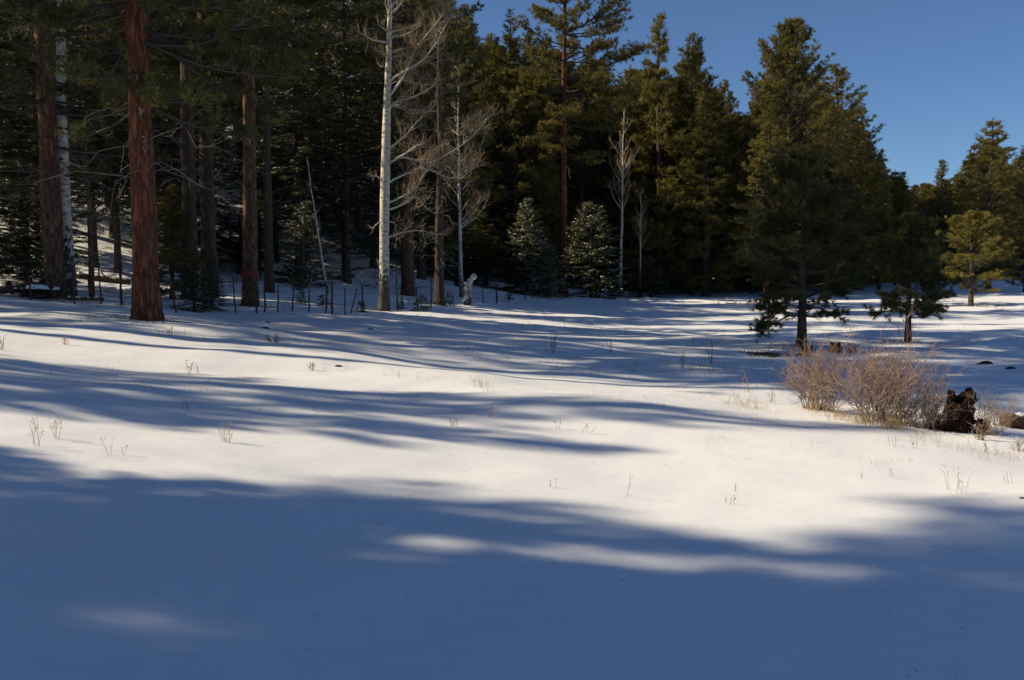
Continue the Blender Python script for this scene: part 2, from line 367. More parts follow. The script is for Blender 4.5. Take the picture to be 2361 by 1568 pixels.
def pine(seed, H, Rc, cb, nbr, tufts, nn=14, nL=0.19, nw=0.02, r0=0.3, leaf='pine', bark='ponderosa_bark', prof='round',
         lean=(0, 0), dead=10, sides=14, rings=40, up=(-14, 48), azbias=None, extra=None, droop=0.0, gap=0.0, tmean=0.55):
    rng = np.random.default_rng(seed); path = wob_path(rng, H, lean)
    tg = trunk_geo(rng, path, r0, 0.02 + r0 * 0.04, sides, rings)
    cg = Geo(); bgm = Geo()
    TP, TD, TT = [], [], []
    per = tufts / nbr
    hs = np.sort(cb + (1 - cb) * rng.uniform(0, 1, nbr) ** 0.9) if gap <= 0 else np.sort(cb + (1 - cb) * (np.floor(rng.uniform(0, 1, nbr) * gap) + rng.normal(size=nbr) * 0.12) / gap)
    hs = np.clip(hs, cb * 0.95, 0.995)
    for h in hs:
        t = (h - cb) / (1 - cb); t = min(max(t, 0), 1)
        if prof == 'round': pr = (1 - t ** 3.2) ** 0.8 * (0.62 + 0.38 * min(1, t / 0.22))
        elif prof == 'cone': pr = (1 - t) ** 0.85 * (0.75 + 0.25 * min(1, t / 0.12)) + 0.03
        else: pr = (1 - t ** 1.4) ** 0.7 * (0.45 + 0.55 * min(1, t / 0.35))
        az = rng.uniform(0, 2 * math.pi)
        L = max(0.25, Rc * pr * rng.uniform(0.62, 1.15))
        if azbias is not None: L *= 1 + azbias[1] * math.cos(az - azbias[0])
        e = math.radians(up[0] + (up[1] - up[0]) * t ** 1.3 + rng.normal() * 9)
        o = np.array([math.cos(az), math.sin(az), 0.0])
        s = np.linspace(0, 1, 7)
        kink = np.cumsum(rng.normal(size=7)) * 0.035 * L
        lat = np.array([-o[1], o[0], 0])
        curve = (0.20 - droop) * L * s ** 2
        p0 = interp(path, np.array([h]))[0]
        B = p0 + np.outer(s * L * math.cos(e), o) + np.outer(kink * s, lat); B[:, 2] += s * L * math.sin(e) + curve - droop * 0.3 * L * np.sin(s * 3.1)
        br = max(0.012, min(r0 * 0.22, 0.016 * L + 0.008))
        polysticks(bgm, B, br, br * 0.25, 0.0, 0.15)
        nt_ = max(2, int(per * (L / (Rc * 0.7)) * rng.uniform(0.7, 1.3)))
        ns = max(2, nt_ // 4)
        ss = rng.uniform(0.30, 1.0, ns) ** 0.8; ss[0] = 1.0
        Q = interp(B, ss); dirb = unit(B[-1] - B[2])
        sg = rng.choice([-1, 1], ns)
        sd = unit(dirb * rng.uniform(0.4, 1.0, ns)[:, None] + lat * (sg * rng.uniform(0.25, 1.0, ns))[:, None] + np.array([0, 0, 1.0]) * rng.uniform(-0.05, 0.55, ns)[:, None])
        sl = L * rng.uniform(0.10, 0.32, ns) * (1.2 - 0.5 * ss) + 0.08
        E = Q + sd * sl[:, None]
        sticks(bgm, Q, E, br * 0.4, br * 0.15, 0.1)
        kk = max(1, int(round(nt_ / ns)))
        for q in range(kk):
            f = 1.0 if q == 0 else rng.uniform(0.25, 1.0, ns)
            f = np.broadcast_to(f, (ns,))
            pp = Q + sd * (sl * f)[:, None] + rng.normal(size=(ns, 3)) * 0.05 * sl[:, None]
            if q: pp = pp + rng.normal(size=(ns, 3)) * np.array([0.6, 0.6, 0.35]) * nL * 0.8
            TP.append(pp); TD.append(unit(sd + np.array([0, 0, 0.5]) + rng.normal(size=(ns, 3)) * 0.25))
            TT.append(np.clip(tmean + rng.normal(size=ns) * 0.14 + rng.normal() * 0.13, 0.2, 1.0))
    # leader
    TP.append(interp(path, np.linspace(0.965, 1, 5))); TD.append(np.tile([0, 0, 1.0], (5, 1))); TT.append(np.full(5, tmean))
    TP = np.concatenate(TP); TD = np.concatenate(TD); TT = np.concatenate(TT)
    deadm = rng.uniform(size=len(TT)) < 0.03; TT[deadm] = rng.uniform(0, 0.15, deadm.sum())
    needles(cg, TP, TD, nn, nL, nw, rng, TT)
    # dead limbs under the crown
    for k in range(dead):
        h = rng.uniform(0.12, max(0.16, cb * 1.05)); az = rng.uniform(0, 6.283); L = Rc * rng.uniform(0.15, 0.7)
        o = np.array([math.cos(az), math.sin(az), 0]); s = np.linspace(0, 1, 6); p0 = interp(path, np.array([h]))[0]
        B = p0 + np.outer(s * L, o); B[:, 2] += L * (0.25 * s - rng.uniform(0.3, 0.8) * s ** 2); B[1:] += rng.normal(size=(5, 3)) * 0.04 * L
        polysticks(bgm, B, 0.018, 0.004, 0.5, 0.9)
        for q in range(3):
            a = interp(B, np.array([rng.uniform(0.4, 1)]))[0]; polysticks(bgm, [a, a + unit(o + rng.normal(size=3) * 0.7) * L * 0.2], 0.007, 0.003, 0.8)
    if extra: extra(rng, path, bgm, cg)
    return dict(trunk=tg.mesh('trunk', M[bark], True), crown=cg.mesh('crown', M[leaf]), limbs=bgm.mesh('limbs', M['dead'] if bark != 'ponderosa_bark' else M['dead']), H=H, R=Rc)

def fir(seed, H, Rc, cb=0.04, nbr=330, tw=14, r0=0.2, leaf='fir', bark='dark_bark', snow=0.12, tl=0.30, lean=(0, 0), power=0.9, fat=1.0, tmean=0.5, side=7):
    rng = np.random.default_rng(seed); path = wob_path(rng, H, lean, amp=0.005)
    tg = trunk_geo(rng, path, r0, 0.015, 9, 24, 0.05, 0.25)
    cg, bgm, sg_ = Geo(), Geo(), Geo()
    KP, KD, KN, KL, KT = [], [], [], [], []
    for h in np.sort(cb + (1 - cb) * rng.uniform(0, 1, nbr) ** 1.15):
        t = (h - cb) / (1 - cb); pr = (1 - t) ** power * (0.8 + 0.2 * min(1, t / 0.08)) + 0.02
        L = Rc * pr * rng.uniform(0.68, 1.12) + 0.08; az = rng.uniform(0, 6.283)
        o = np.array([math.cos(az), math.sin(az), 0]); lat = np.array([-o[1], o[0], 0])
        e = math.radians(-16 + 55 * t ** 1.5 + rng.normal() * 7); s = np.linspace(0, 1, 5)
        p0 = interp(path, np.array([h]))[0]
        B = p0 + np.outer(s * L * math.cos(e), o); B[:, 2] += s * L * math.sin(e) + L * (-0.18 * s + 0.24 * s ** 2)
        polysticks(bgm, B, max(0.006, 0.012 * L), 0.004, 0.25)
        n = max(4, int(tw * (0.35 + 0.9 * L / Rc)))
        ss = np.concatenate([rng.uniform(0.22, 1, n - 2) ** 0.75, [1.0, 0.96]])
        Q = interp(B, ss); sgn = rng.choice([-1, 1], n); db = unit(B[-1] - B[1])
        D = unit(db + lat * (sgn * rng.uniform(0.4, 1.3, n))[:, None] + rng.normal(size=(n, 3)) * 0.18 + np.array([0, 0, -0.1]))
        D[-2:] = db
        ln = tl * (0.55 + 0.75 * (1 - 0.5 * ss)) * rng.uniform(0.7, 1.3, n) * (0.5 + 0.5 * min(1, L / (0.6 * Rc + 0.01)))
        base = tmean + rng.normal() * 0.13
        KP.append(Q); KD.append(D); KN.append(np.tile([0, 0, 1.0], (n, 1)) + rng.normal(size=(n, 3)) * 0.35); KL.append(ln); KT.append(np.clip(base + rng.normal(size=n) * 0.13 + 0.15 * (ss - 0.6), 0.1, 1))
    KP = np.concatenate(KP); KD = np.concatenate(KD); KN = np.concatenate(KN); KL = np.concatenate(KL); KT = np.concatenate(KT)
    m = len(KP)
    # each twig: a rib with short needle-bearing twiglets either side
    sidev = unit(np.cross(KD, KN))
    for q in range(side):
        f = (q + 0.3) / side; sg = 1 if q % 2 else -1
        P = KP + KD * (KL * f)[:, None]; D = unit(KD * 0.9 + sidev * (sg * 0.85) + rng.normal(size=(m, 3)) * 0.22)
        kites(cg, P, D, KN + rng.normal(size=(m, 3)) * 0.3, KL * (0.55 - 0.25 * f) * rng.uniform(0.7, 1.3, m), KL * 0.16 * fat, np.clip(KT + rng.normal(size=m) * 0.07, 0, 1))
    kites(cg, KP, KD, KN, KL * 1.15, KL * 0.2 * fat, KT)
    if snow > 0:
        k = rng.uniform(size=m) < snow; n = int(k.sum())
        P = KP[k] + KD[k] * (KL[k] * 0.15)[:, None] + np.array([0, 0, 0.02])
        Dh = KD[k]; Lk = KL[k] * rng.uniform(0.35, 0.85, n); wk = KL[k] * rng.uniform(0.12, 0.32, n)
        s_ = unit(np.cross(Dh, np.array([0, 0, 1.0]))); mid = P + Dh * (Lk * 0.5)[:, None]; top = mid + np.array([0, 0, 1.0]) * (wk * 0.35)[:, None]
        Vv = np.stack([P, mid - s_ * wk[:, None], P + Dh * Lk[:, None], mid + s_ * wk[:, None], top], 1)
        Fa = (np.arange(n) * 5)[:, None, None] + np.array([[0, 1, 4], [1, 2, 4], [2, 3, 4], [3, 0, 4], [0, 2, 1], [0, 3, 2]])[None]
        sg_.add(Vv.reshape(-1, 3), Fa.reshape(-1, 3))
    d = dict(trunk=tg.mesh('trunk', M[bark], True), crown=cg.mesh('crown', M[leaf]), limbs=bgm.mesh('limbs', M['dead']), H=H, R=Rc)
    if snow > 0: d['snow'] = sg_.mesh('snow_clumps', M['snowclump'])
    return d

def twigs(g, rng, path, r, n, L, tint=(0.5, 0.2), upb=0.5, depth=2, spread=0.9):
    """bare side shoots along a limb"""
    path = np.asarray(path, float)
    for k in range(n):
        s = rng.uniform(0.2, 1.0); a = interp(path, np.array([s]))[0]
        d0 = unit(interp(path, np.array([min(1, s + 0.1)]))[0] - interp(path, np.array([max(0, s - 0.1)]))[0])
        d = unit(d0 * 0.7 + rng.normal(size=3) * spread * 0.6 + np.array([0, 0, upb]))
        l = L * rng.uniform(0.4, 1.1) * (1.15 - 0.6 * s); pts = [a]
        for q in range(4):
            d = unit(d + rng.normal(size=3) * 0.22 + np.array([0, 0, 0.10 * upb])); pts.append(pts[-1] + d * l / 4)
        pts = np.array(pts); polysticks(g, pts, r, r * 0.35, tint[0], tint[1])
        if depth > 1: twigs(g, rng, pts, r * 0.5, max(2, n // 3), L * 0.5, (tint[1], tint[1] * 0.6), upb * 0.7, depth - 1, spread)

def aspen(seed, H, r0, nl=22, Lr=0.2, cb=0.35, lean=(0, 0), upright=0.8, tw=7, twL=0.5, rmin=0.006, black=1.0):
    rng = np.random.default_rng(seed); path = wob_path(rng, H, lean, 14, 0.02)
    tg = trunk_geo(rng, path, r0, 0.015, 12, 60, 0.04, 0.25, 0.95); cg = Geo()
    for h in np.sort(rng.uniform(cb, 0.98, nl)):
        t = (h - cb) / (1 - cb); L = H * Lr * (1.05 - 0.75 * t) * rng.uniform(0.5, 1.15); az = rng.uniform(0, 6.283)
        d = unit(np.array([math.cos(az), math.sin(az), upright * rng.uniform(0.3, 1.2)])); p = interp(path, np.array([h]))[0]; pts = [p]
        for q in range(6):
            d = unit(d + rng.normal(size=3) * 0.12 + np.array([0, 0, 0.14])); pts.append(pts[-1] + d * L / 6)
        pts = np.array(pts); r = max(rmin, r0 * 0.20 * (1.1 - 0.6 * t))
        tube(cg, pts, np.linspace(r, rmin * 0.6, 7), 5, tint=np.linspace(1, 0.5, 7))
        twigs(cg, rng, pts, rmin * 0.8, tw, twL * (0.4 + 0.6 * (1 - t)), (0.55, 0.25), 0.5, 2)
    return dict(trunk=tg.mesh('trunk', M['aspen'], True), crown=cg.mesh('crown', M['aspen_twig']), H=H, R=H * Lr)

def plant(p, name, loc, label, cat, group=None, sxy=1.0, sz=1.0, rz=0.0, parts=('trunk', 'crown', 'limbs', 'snow')):
    r = root(name, (loc[0], loc[1], loc[2] - 0.03), label, cat, group, rz, (sxy, sxy, sz))
    cr = None
    for k in parts:
        if k in p:
            o = obj({'snow': 'snow_clumps', 'limbs': 'branches'}.get(k, k), p[k], cr if k == 'snow' else r)
            if k == 'crown': cr = o
    return r

# ------------------------------------------------------------------ tree stock
ST = {}
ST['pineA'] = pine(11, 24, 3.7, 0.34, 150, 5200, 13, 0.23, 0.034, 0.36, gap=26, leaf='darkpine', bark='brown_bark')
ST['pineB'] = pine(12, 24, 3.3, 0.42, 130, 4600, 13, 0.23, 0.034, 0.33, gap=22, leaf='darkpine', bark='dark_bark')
ST['pineC'] = pine(13, 22, 3.4, 0.08, 260, 9000, 13, 0.26, 0.035, 0.26, bark='dark_bark', dead=4)
ST['pineD'] = pine(14, 20, 4.0, 0.05, 300, 11000, 13, 0.26, 0.035, 0.26, up=(-6, 60), bark='dark_bark', dead=4)
ST['pineE'] = pine(15, 12, 2.0, 0.06, 170, 4600, 14, 0.23, 0.030, 0.16, prof='cone', bark='dark_bark', dead=3)
ST['pineF'] = pine(16, 22, 3.6, 0.12, 240, 8000, 13, 0.26, 0.034, 0.28, bark='dark_bark', dead=6, gap=16, prof='flat')
ST['firA'] = fir(21, 20, 3.0, 0.03, 520, 17, 0.24)
ST['firB'] = fir(22, 18, 2.5, 0.05, 480, 17, 0.2, power=0.75)
ST['firC'] = fir(23, 10, 2.0, 0.03, 300, 15, 0.13, snow=0.2)
ST['firF'] = fir(25, 7, 2.1, 0.02, 300, 15, 0.10, snow=0.45, tmean=0.8, tl=0.34, power=0.75)
ST['firG'] = fir(26, 7, 2.2, 0.02, 230, 15, 0.10, snow=0.35, tmean=0.75, tl=0.36, power=0.5)
ST['firD'] = fir(24, 22, 3.2, 0.20, 460, 17, 0.22, snow=0.16, power=0.7)
ST['sapA'] = fir(31, 1.0, 0.36, 0.03, 60, 9, 0.02, snow=0.10, tl=0.14)
ST['sapB'] = fir(32, 1.0, 0.44, 0.03, 70, 9, 0.02, snow=0.22, tl=0.15, power=0.7)

# ------------------------------------------------------------------ the forest behind: rows of conifers
def lin(u, pts):
    xs, ys = zip(*pts); return float(np.interp(u, xs, ys))
EDGE = [(-400, 38), (0, 38), (300, 40), (600, 47), (900, 56), (1150, 72), (1300, 82), (1700, 86), (1950, 92), (2150, 115), (2500, 130)]
SKYL = [(-400, -60), (700, -120), (1000, -120), (1085, 20), (1150, 50), (1220, 70), (1300, 110), (1430, 110), (1480, 95), (1600, 110), (1660, 200), (1690, 260), (1720, 210), (1780, 110), (1850, 110),
        (1940, 190), (2000, 330), (2080, 410), (2110, 430), (2150, 400), (2200, 395), (2240, 320), (2361, 330), (2600, 300)]
LAND = [(70, 'the far left brown pine'), (250, 'the thin reddish dead sapling'), (400, 'the largest red-barked pine'), (530, 'the pair of dark trunks'), (670, 'the orange banded pine'), (800, 'the leaning dead white stem'),
        (950, 'the big white aspen'), (1110, 'the short snowy snag'), (1250, 'the fence end'), (1390, 'the tall reddish trunk'), (1560, 'the slender white aspen'), (1700, 'the sharp spired conifer'), (1830, 'the near dark pine'),
        (1990, 'the tallest rounded pine'), (2090, 'the narrow sunlit olive pine'), (2190, 'the low dip of the skyline'), (2290, 'the small bright olive pine'), (9999, 'the right edge')]
TANS = math.tan(SUN_EL)
BEAM = []                                # (foot of a tree that stands in sun, height from which it does, lateral width)
def beam_cap(x, y, z, h):
    for (bx, by, bz, bh, bw) in BEAM:
        dx, dy = bx - x, by - y
        al = dx * math.cos(SUN_HEAD) + dy * math.sin(SUN_HEAD); ac = abs(-dx * math.sin(SUN_HEAD) + dy * math.cos(SUN_HEAD))
        if 0.5 < al < 75 and ac < bw: h = min(h, bz + bh + al * TANS - z)
    return h
_b = gpx(885, 717); BEAM.append((_b[0], _b[1], _b[2], 7.0, 2.6))
_b = gdepth(1064, 54); BEAM.append((_b[0], _b[1], _b[2], 5.0, 2.2))
_b = gdepth(1216, 68); BEAM.append((_b[0], _b[1], _b[2], 1.0, 2.4)); _b = gdepth(1362, 71); BEAM.append((_b[0], _b[1], _b[2], 1.5, 2.2)); _b = gdepth(705, 46); BEAM.append((_b[0], _b[1], _b[2], 1.5, 1.6)); _b = gdepth(1520, 80); BEAM.append((_b[0], _b[1], _b[2], 8.0, 3.0))
_b = gdepth(1812, 80); BEAM.append((_b[0], _b[1], _b[2], 8.0, 3.5))
_b = gdepth(1600, 80); BEAM.append((_b[0], _b[1], _b[2], 8.0, 3.5))
rng = np.random.default_rng(5)
pts = []; tries = 0
while tries < 14000 and len(pts) < 400:
    tries += 1
    u = rng.uniform(-70, 2480); e = lin(u, EDGE); y = e + rng.uniform(0, 1) ** 1.5 * 60
    p = gdepth(u, y)
    sp = 2.7 if u > 1100 else 2.9
    if all((p[0] - q[0]) ** 2 + (p[1] - q[1]) ** 2 > sp * sp for q in pts):
        pts.append((p[0], p[1], p[2], u, y - e))
for k, (x, y, z, u, row) in enumerate(pts):
    cap = topz(lin(u, SKYL) + rng.uniform(0, 60), u, y) - z
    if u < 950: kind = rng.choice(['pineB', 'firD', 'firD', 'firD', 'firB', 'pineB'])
    elif u < 1900: kind = rng.choice(['firA', 'pineD', 'pineC', 'pineC', 'pineF', 'firC', 'pineD'])
    else: kind = rng.choice(['pineC', 'pineD', 'pineE', 'firB', 'pineF'])
    p = ST[kind]; h = min(cap, p['H'] * rng.uniform(0.8, 1.2)); h = max(min(h, beam_cap(x, y, z, h)), 4.0)
    if kind in ('pineE', 'firC'): h = min(h, 12)
    s = h / p['H']; w = max(s, 0.65) * rng.uniform(0.9, 1.15)
    isf = kind.startswith('fir'); mark = next(n for q, n in LAND if u < q)
    rown = 'front row' if row < 8 else ('middle rows' if row < 28 else 'deep back rows')
    size = 'low' if h < 9 else ('tall' if h > 19 else 'mid-height')
    lab = size + (' dark snow-flecked fir' if isf else ' shaggy needled pine') + ' in the ' + rown + ' behind ' + mark
    plant(p, 'fir_tree' if isf else 'pine_tree', (x, y, z), lab, 'fir' if isf else 'pine', ('firs' if isf else 'pines') + ' of the forest, ' + rown + ' behind ' + mark, w, s, rng.uniform(0, 6.283))

# ------------------------------------------------------------------ skyline trees in the middle and right
def by_px(p, name, u, y, vtop, halfw, label, cat, group=None, rz=0.0):
    """stand a tree at depth y in column u; its real height and crown width follow from that depth"""
    b = gdepth(u, y); h = topz(vtop, u, y) - b[2]; r = halfw / F * y
    return plant(p, name, b, label, cat, group, r / p['R'], h / p['H'], rz)
by_px(ST['pineD'], 'pine_tree', 1812, 80, 55, 128, 'broad rounded pine towering tallest against the sky right of centre', 'pine', rz=0.7)
by_px(ST['pineC'], 'pine_tree', 1935, 86, 150, 100, 'dark pine shouldering the tallest rounded pine on its shaded side', 'pine', rz=2.0)
by_px(ST['pineE'], 'pine_tree', 1520, 82, 46, 100, 'pointed conifer with the sharpest spire left of the sky gap', 'pine', rz=1.0)
by_px(ST['pineC'], 'pine_tree', 1595, 84, 86, 80, 'olive pine close beside the sharp spired conifer', 'pine', rz=3.9)
by_px(ST['pineC'], 'pine_tree', 1655, 88, 190, 60, 'dark pine stepping down to the notch of sky', 'pine', rz=5.2)
by_px(ST['firA'], 'fir_tree', 1180, 76, 22, 110, 'grey green fir with frosted boughs left of the tall bare-trunked pine', 'fir', rz=0.3)
by_px(ST['pineE'], 'pine_tree', 1625, 80, 225, 95, 'olive pine of middle height in front of the pointed conifers', 'pine', rz=2.6)
by_px(ST['pineE'], 'pine_tree', 2025, 92, 352, 48, 'narrow sunlit olive pine right of the big dark pines', 'pine', rz=0.5)
by_px(ST['pineE'], 'pine_tree', 2080, 98, 402, 45, 'small pine just right of the narrow sunlit olive pine', 'pine', rz=1.5)
by_px(ST['pineE'], 'pine_tree', 2160, 120, 376, 52, 'pine with pointed top in the low dip of the skyline', 'pine', rz=4.5)
by_px(ST['pineF'], 'pine_tree', 2278, 84, 272, 88, 'loose topped pine standing against the sky near the right edge', 'pine', rz=2.2)
by_px(ST['pineD'], 'pine_tree', 2362, 78, 405, 60, 'pine cut by the right edge of the picture', 'pine', rz=1.1)

# tall pine with the bare reddish trunk
tall = pine(41, 29, 5.4, 0.36, 170, 15000, 13, 0.28, 0.038, 0.32, gap=17, lean=(0.012, 0), dead=14, sides=16, rings=60, up=(-16, 40), prof='flat', azbias=(0.0, 0.25), leaf='pine')
b = gpx(1297, 680)
plant(tall, 'ponderosa_pine', b, 'tall slender pine with bare reddish trunk at the end of the fence', 'pine')

# ------------------------------------------------------------------ the left: big trunks along the fence
def trunk_tree(p, name, u, v, dia_px, label, cat='pine', H=None, rz=0.0, sxy=None):
    b = gpx(u, v); d = b[1]; r = dia_px / F * d / 2
    return b, r
b = gpx(340, 738); print('ponderosa', b)
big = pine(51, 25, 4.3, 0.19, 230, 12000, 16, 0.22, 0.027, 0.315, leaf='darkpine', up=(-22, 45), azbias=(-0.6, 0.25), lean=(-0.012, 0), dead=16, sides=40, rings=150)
plant(big, 'ponderosa_pine', b, 'largest red-barked pine trunk standing forward of the fence', 'pine', sxy=0.84)
b = gpx(128, 684); print('left pine', b)
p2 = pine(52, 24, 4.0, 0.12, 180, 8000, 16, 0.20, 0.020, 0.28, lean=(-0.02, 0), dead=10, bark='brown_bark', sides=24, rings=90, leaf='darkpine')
plant(p2, 'pine_tree', b, 'brown-barked pine beside the snowy slash pile at far left', 'pine')
b = gpx(577, 705); print('ribbon pine', b)
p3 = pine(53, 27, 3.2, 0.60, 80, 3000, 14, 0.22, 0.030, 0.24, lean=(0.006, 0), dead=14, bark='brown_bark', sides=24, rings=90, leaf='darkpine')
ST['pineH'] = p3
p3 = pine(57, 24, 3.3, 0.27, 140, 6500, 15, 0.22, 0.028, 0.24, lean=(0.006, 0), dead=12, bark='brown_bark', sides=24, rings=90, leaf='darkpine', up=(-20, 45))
rt = plant(p3, 'pine_tree', b, 'brown pine trunk with an orange painted band behind the fence', 'pine')
g = Geo(); zc = topz(632, 577, b[1]) - b[2] + 0.03
tube(g, [(0.006 * zc, 0, zc - 0.10), (0.006 * zc, 0, zc - 0.03), (0.0065 * zc, 0, zc + 0.05), (0.007 * zc, 0, zc + 0.11)], [0.288, 0.292, 0.290, 0.286], 20, cap=False)
o = obj('painted_band', g.mesh('painted_band', M['ribbon'], True), rt); o['label'] = 'orange paint band around the trunk'
left = [(440, 690, 0.26, 'pineB', 'dark trunk rising behind the small bushy firs, the first of a pair'),
        (484, 686, 0.30, 'pineA', 'dark trunk rising behind the small bushy firs, the second of a pair'),
        (622, 661, 0.19, 'pineB', 'slim dark trunk just behind the orange banded pine'),
        (940, 650, 0.30, 'pineA', 'brown sunlit trunk standing just behind the big white aspen')]
for u, v, r, kd, lab in left:
    b = gpx(u, v) if u < 600 else gdepth(u, {622: 42, 940: 50}[u]); p = ST[kd]; s = r / 0.34
    if u < 500: p = dict(p3); p['trunk'] = ST['pineB']['trunk']
    plant(p, 'pine_tree', b, lab, 'pine', None, max(0.5, s), 1.0, u * 0.37)
b = gpx(1013, 703); print('dead pine', b)
p4 = pine(54, 15, 2.2, 0.34, 60, 900, 13, 0.18, 0.018, 0.22, dead=34, bark='dark_bark', sides=18, rings=60, leaf='darkpine')
plant(p4, 'pine_tree', b, 'dark trunk bristling with thin dead branches right of the big aspen', 'pine')
b = gdepth(1630, 80); plant(ST['pineB'], 'pine_tree', b, 'dark bare lower trunk at the foot of the pointed conifers', 'pine', None, 0.8, (topz(240, 1630, 80) - b[2]) / 24, 1.0)
b = gpx(1767, 702); print('slim right', b)
p5 = pine(55, 14, 1.9, 0.24, 130, 3200, 14, 0.21, 0.030, 0.20, prof='round', bark='ponderosa_bark', dead=8)
plant(p5, 'pine_tree', b, 'slim pine with a sunlit reddish trunk left of the near dark pine', 'pine', None, 1.0, (topz(290, 1750, b[1]) - b[2]) / 14)
# small lit pine and the two near ones
b = gpx(2238, 706); print('small right', b)
p6 = pine(56, 6.4, 2.1, 0.14, 120, 3200, 16, 0.21, 0.026, 0.15, bark='dark_bark', dead=4, up=(0, 62), tmean=0.7)
plant(p6, 'pine_tree', b, 'small bright olive pine alone on the snow near the right edge', 'pine', None, 1.0, (topz(505, 2238, b[1]) - b[2]) / 6.4)

def low_limbs(limbs):
    def fn(rng, path, bgm, cg):
        for pts, nt in limbs:
            P = np.array(pts, float); polysticks(bgm, interp(P, np.linspace(0, 1, 9)), 0.035, 0.008, 0.2)
            s = rng.uniform(0.35, 1, nt); q = interp(P, s); d = unit(rng.normal(size=(nt, 3)) * np.array([1, 1, 0.6]) + np.array([np.sign(P[-1, 0]) * 0.5, 0, 0.0]))
            e = q + d * rng.uniform(0.12, 0.42, nt)[:, None]; sticks(bgm, q, e, 0.008, 0.004, 0.2)
            needles(cg, np.concatenate([e, (q + e) / 2]), np.concatenate([d, d]), 30, 0.16, 0.011, rng, np.clip(0.45 + rng.normal(size=2 * nt) * 0.12, 0, 1))
    return fn
b = gpx(1848, 800); print('near pine', b)
Hn = topz(345, 1848, b[1]) - b[2]
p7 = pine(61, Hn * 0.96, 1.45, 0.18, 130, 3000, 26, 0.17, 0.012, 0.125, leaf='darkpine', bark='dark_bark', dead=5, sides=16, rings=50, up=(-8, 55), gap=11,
          extra=low_limbs([([(0, 0, 1.05), (-0.35, -0.1, 1.18), (-0.7, -0.2, 0.98), (-1.0, -0.3, 0.72), (-1.15, -0.3, 0.42)], 40), ([(0, 0, 0.85), (-0.3, 0.1, 0.9), (-0.75, 0.2, 0.62), (-1.05, 0.2, 0.35)], 18),
                           ([(0, 0, 1.0), (0.35, -0.1, 1.12), (0.75, -0.2, 0.92), (1.05, -0.25, 0.78)], 12), ([(0, 0, 1.35), (0.5, 0.2, 1.5), (1.0, 0.3, 1.52), (1.35, 0.3, 1.5)], 26), ([(0, 0, 1.35), (-0.5, 0.2, 1.45), (-1.0, 0.1, 1.35)], 26)]))
plant(p7, 'pine_tree', b, 'young dark pine with drooping lower boughs just behind the red-twigged shrub', 'pine')
b = gpx(2093, 790); print('near pine 2', b)
Hm = topz(505, 2100, b[1]) - b[2]
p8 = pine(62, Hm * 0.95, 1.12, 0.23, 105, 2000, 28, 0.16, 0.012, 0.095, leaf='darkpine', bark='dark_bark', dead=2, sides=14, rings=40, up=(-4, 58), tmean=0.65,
          extra=low_limbs([([(0, 0, 0.95), (-0.3, 0, 1.05), (-0.7, 0.1, 0.95), (-0.95, 0.1, 0.92)], 22), ([(0, 0, 0.95), (0.3, 0, 1.1), (0.7, 0.1, 1.02), (0.95, 0, 0.95)], 24)]))
plant(p8, 'pine_tree', b, 'young pine with a clean short trunk on the right side snow', 'pine')

# small firs with frosted boughs near the fence end
for u, v, vt, hw, kd, lab in [(1216, 662, 462, 66, 'firF', 'frosted young fir just left of the tall reddish trunk'), (1362, 678, 475, 80, 'firG', 'frosted young fir just right of the tall reddish trunk'),
                              (705, 640, 470, 60, 'firG', 'snow-dusted small fir beside the leaning white stem'), (448, 716, 560, 50, 'firC', 'bushy green young fir between the fence stakes, nearer the largest pine'), (490, 714, 590, 46, 'firC', 'bushy green young fir between the fence stakes, nearer the orange banded pine'),
                              (1250, 672, 545, 60, 'firF', 'low frosted fir crowding the foot of the tall reddish trunk'), (1500, 690, 600, 60, 'firC', 'low dark fir under the two thin white aspens')]:
    b = gpx(u, v) if u < 600 else gdepth(u, {1216: 68, 1362: 71, 705: 46, 1250: 66, 1500: 74}[u]); p = ST[kd]; h = topz(vt, u, b[1]) - b[2]
    plant(p, 'fir_sapling', b, lab, 'fir', None, hw / F * b[1] / p['R'], h / p['H'], u * 0.11)

for u, y, h, w, lab in [(-30, 30, 13, 1.0, 'snow-flecked fir reaching its boughs in at the left edge'), (60, 35, 14, 0.9, 'fir with bright green boughs behind the far left brown pine'), (215, 41, 15, 0.85, 'dark fir behind the thin reddish dead sapling'),
                         (410, 43, 17, 0.9, 'dark fir filling the gap right of the largest pine'), (555, 47, 18, 0.9, 'dark fir between the pair of trunks and the orange banded pine'), (690, 50, 19, 1.0, 'dark fir above the leaning dead white stem'),
                         (800, 52, 20, 1.0, 'dark fir left of the big white aspen'), (1120, 66, 20, 1.0, 'dark fir left of the grey green frosted fir')]:
    b = gdepth(u, y); p = ST['firD'] if u > 100 else ST['firB']; h = beam_cap(b[0], b[1], b[2], h); plant(p, 'fir_tree', b, lab, 'fir', None, w, h / p['H'], u * 0.07)

b = gpx(398, 690); plant(ST['pineE'], 'pine_sapling', b, 'bright green young pine right beside the largest red trunk', 'pine', None, 0.55, (topz(430, 398, b[1]) - b[2]) / 12, 0.8)
